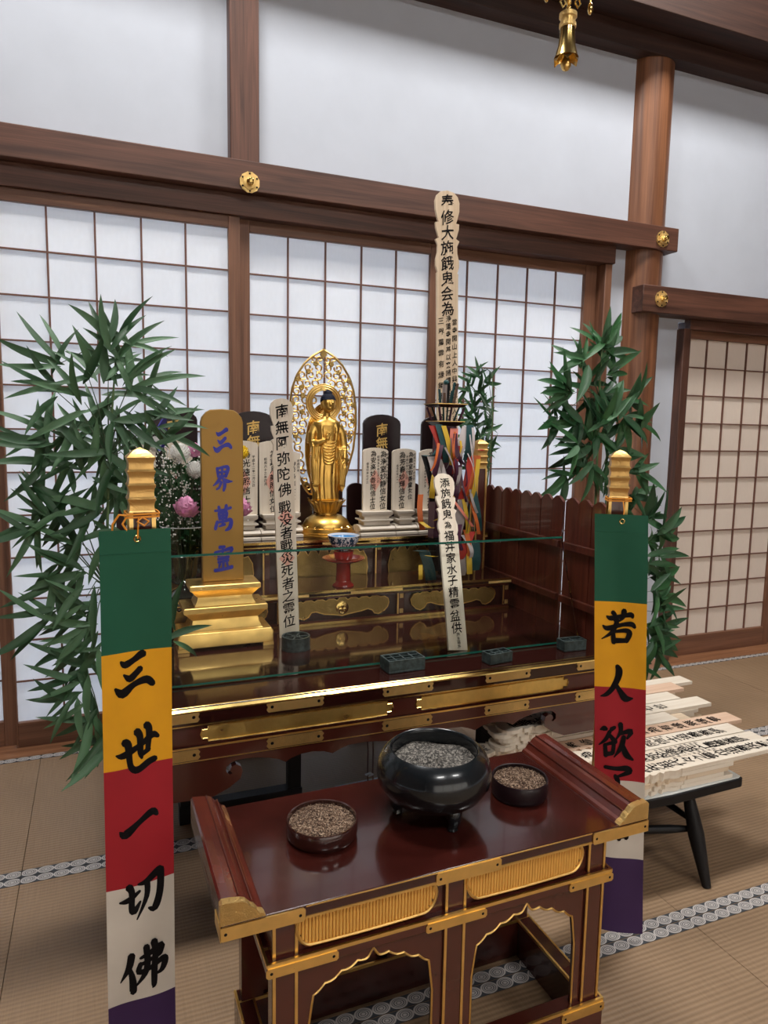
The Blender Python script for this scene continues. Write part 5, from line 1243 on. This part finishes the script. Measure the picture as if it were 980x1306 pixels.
bamboo('bamboo_branch', 'slender bamboo branch behind the picket screen beside the rear post', (1.80, 3.20, 0),
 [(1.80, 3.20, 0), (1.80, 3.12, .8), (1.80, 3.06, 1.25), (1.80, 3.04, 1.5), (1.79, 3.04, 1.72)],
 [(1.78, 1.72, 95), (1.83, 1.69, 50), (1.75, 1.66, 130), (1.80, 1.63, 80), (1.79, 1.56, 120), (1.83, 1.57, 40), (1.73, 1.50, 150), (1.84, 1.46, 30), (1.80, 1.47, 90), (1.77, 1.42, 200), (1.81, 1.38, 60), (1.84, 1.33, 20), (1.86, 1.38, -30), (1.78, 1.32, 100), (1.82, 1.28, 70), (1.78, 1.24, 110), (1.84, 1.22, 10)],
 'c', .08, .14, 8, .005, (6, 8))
bamboo('leafy_sprig', 'small leafy sprig rising from the slim grey vase', (.162, 2.18, ZT+.012),
 [(.162, 2.18, ZT+.012), (.165, 2.17, .78), (.180, 2.12, .85)], [(.190, .815, 10, -.06), (.200, .800, -25, -.06), (.180, .850, 80, -.06)], 'a', .10, .15, 3, .003, (1, 2))

# ================================================================== SIDE BENCH WITH MEMORIAL BOARDS
BT = .312
t = thing('side_bench', 'low black bench with turned legs under the stacked memorial boards', 'bench', (1.36, 1.62, 0))
g = G(); W_, D_ = .60, .72
outl = [(0, 0), (W_*.5, -.014), (W_, -.006), (W_+.012, .0), (W_+.010, D_*.5), (W_, D_), (0, D_)]
obj('seat', G().prism_z(outl, BT-.034, BT-.004), 'black_paint', t, smooth=0, bevel=.003)
obj('white_cover', G().prism_z([(x*.985+.004, y*.985+.006) for x, y in outl], BT-.0035, BT), 'table_white', t, smooth=0, label='white cover on the bench top')
for x in (.06, W_-.185+.0): pass
for x, y in ((.10, .10), (.425, -.0), (.10, .64), (.46, .62)):
    top = Vector((x-.02*(x > .3), y+.03, BT-.034)); bot = Vector((x+(-.008 if x > .3 else -.012), y+(-.062 if y < .2 else 0.0), 0)); P = [top.lerp(bot, s) for s in (0, .2, .45, .7, 1)]
    obj('leg', G().tube(P, [.017, .022, .026, .021, .014], 12), 'black_paint', t, smooth=60)
for p0, p1 in (((.10, .12, .155), (.43, .015, .155)), ((.10, .65, .155), (.46, .63, .155)), ((.43, .02, .175), (.462, .63, .175)), ((.10, .12, .175), (.10, .65, .175))):
    a, b = Vector(p0), Vector(p1); obj('stretcher', G().tube([a.lerp(b, s) for s in (0, .08, .25, .5, .75, .92, 1)], [.007, .010, .014, .014, .014, .010, .007], 10), 'black_paint', t, smooth=60)
bw, bt = .078, .0135
writings = ['為先祖代々之霊位追善供養也', '南無阿弥陀佛為先亡精霊菩提', '為妙法蓮華院信士追善菩提', '奉修施餓鬼会為有縁無縁霊', '為水子精霊盆供追福菩提', '為三界萬霊六親眷属七世', '為光徳院信女霊位追善', '南無阿弥陀佛為佛果菩提也']
def lying_board(x0, x1, y, z, yaw, label, text, mat='white_wood', group='memorial boards lying on the black bench'):
    Ln = x1-x0; c = Vector(((x0+x1)/2, y, z+bt/2)); d = Vector((-math.cos(yaw), -math.sin(yaw), 0))
    o = c-d*Ln/2                                     # local z runs towards the carved (left) end
    M = frame((o.x, o.y, z+bt/2+.0002), d, (0, 0, -1))
    wr = []
    if text: wr = [(text, .0, Ln-.03, .056, (Ln-.10)/len(text), 1.0)]
    if text: wr[0] = (text, 0, Ln-.05, .050, min(.062, (Ln-.12)/len(text)), 1.0)
    t = thing('memorial_board', label, 'wooden board', group=group, mat=M)
    g = G().prism(sotoba_outline(bw, Ln, .8), -bt/2, bt/2); obj('board', g, mat, t, smooth=0)
    for tx, cx, zt, sz, pt, wx in wr:
        g = G(); write(g, tx, cx, zt, sz, pt, -bt/2-.0006, wx); o = obj('inscription', g, 'ink', t, smooth=0, fix=False); o['kind'] = 'stuff'
        g = G(); write(g, '平成二十年盆施主家一同'[:9], .030, zt-.18, .013, .022, -bt/2-.0006, 1.0); o = obj('inscription', g, 'grey_ink', t, smooth=0, fix=False); o['kind'] = 'stuff'
H0 = BT+.0006
low = 'pale memorial board in the lower layers of the stacks on the black bench'
stk = [(1.663, 1.50, 1.93, 3), (1.745, 1.34, 2.10, 2), (1.827, 1.34, 2.13, 2), (1.909, 1.30, 2.13, 2), (1.991, 1.20, 2.12, 2), (2.073, 1.30, 2.22, 2), (2.155, 1.34, 2.20, 2), (2.237, 1.34, 2.26, 2), (2.319, 1.34, 2.24, 1)]
for y, x0, x1, n in [(a, b, c, d+1) for a, b, c, d in stk]:
    for k in range(n): lying_board(x0+.012*((k*7) % 3), x1-.02*((k*5) % 3), y, H0+k*(bt+.0006), 0, '%s board of the %s stack from the front edge of the black bench' % (['bottom', 'second lowest', 'third lowest', 'fourth lowest'][k], ['first', 'second', 'third', 'fourth', 'fifth', 'sixth', 'seventh', 'eighth', 'ninth'][round((y-1.663)/.082)]), None, 'pale_wood' if (k+int(y*100)) % 3 == 0 else 'white_wood')
def z_(n): return H0+(n+1)*(bt+.0006)
top_b = [(1.50, 2.26, 1.665, 3, .012, 'frontmost pale board on the bench, longest to the right', 0, 'white_wood'),
 (1.50, 2.19, 1.747, 2, 0, 'second board from the front of the bench, notched end beside the banner', 1, 'white_wood'),
 (1.42, 2.17, 1.829, 2, 0, 'third board from the front of the bench', 2, 'white_wood'),
 (1.42, 2.25, 1.911, 2, 0, 'pinkish board in the middle of the bench', 3, 'pink_wood'),
 (1.10, 2.02, 1.993, 2, .0, 'long board reaching left under the altar apron toward the burner', 4, 'white_wood'),
 (1.34, 2.27, 2.075, 2, 0, 'board under the bamboo leaves, fourth from the back', 5, 'white_wood'),
 (1.36, 2.19, 2.157, 2, 0, 'board third from the back of the bench', 6, 'white_wood'),
 (1.30, 2.29, 2.239, 2, .0, 'board second from the back of the bench', 7, 'pink_wood'),
 (1.30, 2.42, 2.321, 1, .0, 'rearmost board on the bench reaching far right', 0, 'white_wood')]
for x0, x1, y, n, yaw, lb, tx, mt in top_b: lying_board(x0, x1, y, z_(n), yaw, lb, writings[tx], mt, 'uppermost memorial boards on the bench')
nth = ['lowest', 'second', 'third', 'fourth', 'topmost']
for k in range(5):
    lying_board(1.215+.012*((k*2) % 3), 1.62, 1.985+.006*(k % 2), z_(3)+.0005+k*(bt+.0006), 0, '%s short notched board of the small pile seen through the cloud-shaped opening of the apron' % nth[k], '南無阿弥陀佛為' if k == 4 else None, 'white_wood', 'uppermost memorial boards on the bench')

# ================================================================== POWER STRIP AND CABLE UNDER THE ALTAR
t = thing('power_box', 'flat grey-white box with black side on the mats under the altar', 'power strip', (.84, 2.43, .0006), .05)
obj('body', G().box(0, .26, 0, .09, 0, .026), 'strip_black', t, bevel=.003); obj('lid', G().box(-.001, .261, -.001, .091, .0262, .032), 'strip_white', t, bevel=.002)
t = thing('power_cable', 'thin brown double cable hanging behind the incense burner', 'cable', (.96, 2.52, .0))
for dx in (0, .022): obj('strand', G().tube([(dx, 0, .40), (dx+.004, 0, .28), (dx+.010, -.005, .16), (dx+.004, -.02, .06), (dx, -.04, .036)], .003, 6), 'cord_brown', t, smooth=60)
obj('tie', G().tube([(-.004, -.022, .07), (.012, -.030, .078), (.026, -.022, .066), (.012, -.014, .058)], .004, 6, True), 'strip_white', t)

# ================================================================== HANGING GILT BELL ORNAMENT
HB = (1.333, 1.90, 2.535)
t = thing('hanging_bell', 'gilt bell-shaped hanging ornament at the top of the picture', 'hanging ornament', HB)
obj('bell', G().lathe([(.036, .022), (.033, .030), (.026, .055), (.0225, .085), (.022, .105)], 32, cap=False), 'bright_gold', t, smooth=50)
for k in range(6):
    a = 2*PI*k/6; g = G()
    vs = [(.036*math.cos(a-.5), .036*math.sin(a-.5), .023), (.036*math.cos(a+.5), .036*math.sin(a+.5), .023), (.0375*math.cos(a), .0375*math.sin(a), .006)]
    g.add(vs+[(x*.95, y*.95, z) for x, y, z in vs], [(0, 1, 2), (3, 5, 4), (0, 3, 4, 1), (1, 4, 5, 2), (2, 5, 3, 0)]); obj('bell_lip', g, 'bright_gold', t, smooth=0)
obj('collar', G().lathe([(.022, .105), (.025, .108), (.025, .118), (.022, .120), (.022, .132), (.026, .135), (.026, .146), (.020, .150), (.004, .152)], 32), 'engraved_gold', t, smooth=40)
obj('clapper', G().lathe([(.004, .03), (.014, .012), (.016, .002), (.010, -.010), (.002, -.014)], 16), 'gold', t, smooth=50)
for k in range(14):
    obj('bead', G().ball((0, 0, .160+.017*k), .0085, 10, 8), 'bright_gold', t, smooth=60)
for x, z in ((-.022, .185), (.024, .175), (-.028, .165), (.026, .200), (-.020, .215)):
    obj('tassel_charm', G().tube([(x, -.012, z+.014), (x+.010, -.012, z), (x, -.012, z-.014), (x-.010, -.012, z)], .0028, 5, True), 'bright_gold', t)
for x in (-.078, .078):
    obj('side_drop', G().ball((x, 0, .178), .012, 12, 8, (.7, .7, 1.5)), 'bright_gold', t, smooth=60)
    obj('side_chain', G().tube([(x, 0, .194), (x, 0, .30)], .003, 6), 'gold', t)
obj('crown', G().lathe([(.015, .392), (.060, .30), (.095, .288), (.098, .296), (.070, .330), (.020, .405)], 32, cap=False), 'gold', t, smooth=50)
obj('chain', G().tube([(0, 0, .39), (0, 0, 5.2-HB[2])], .004, 6), 'gold', t)
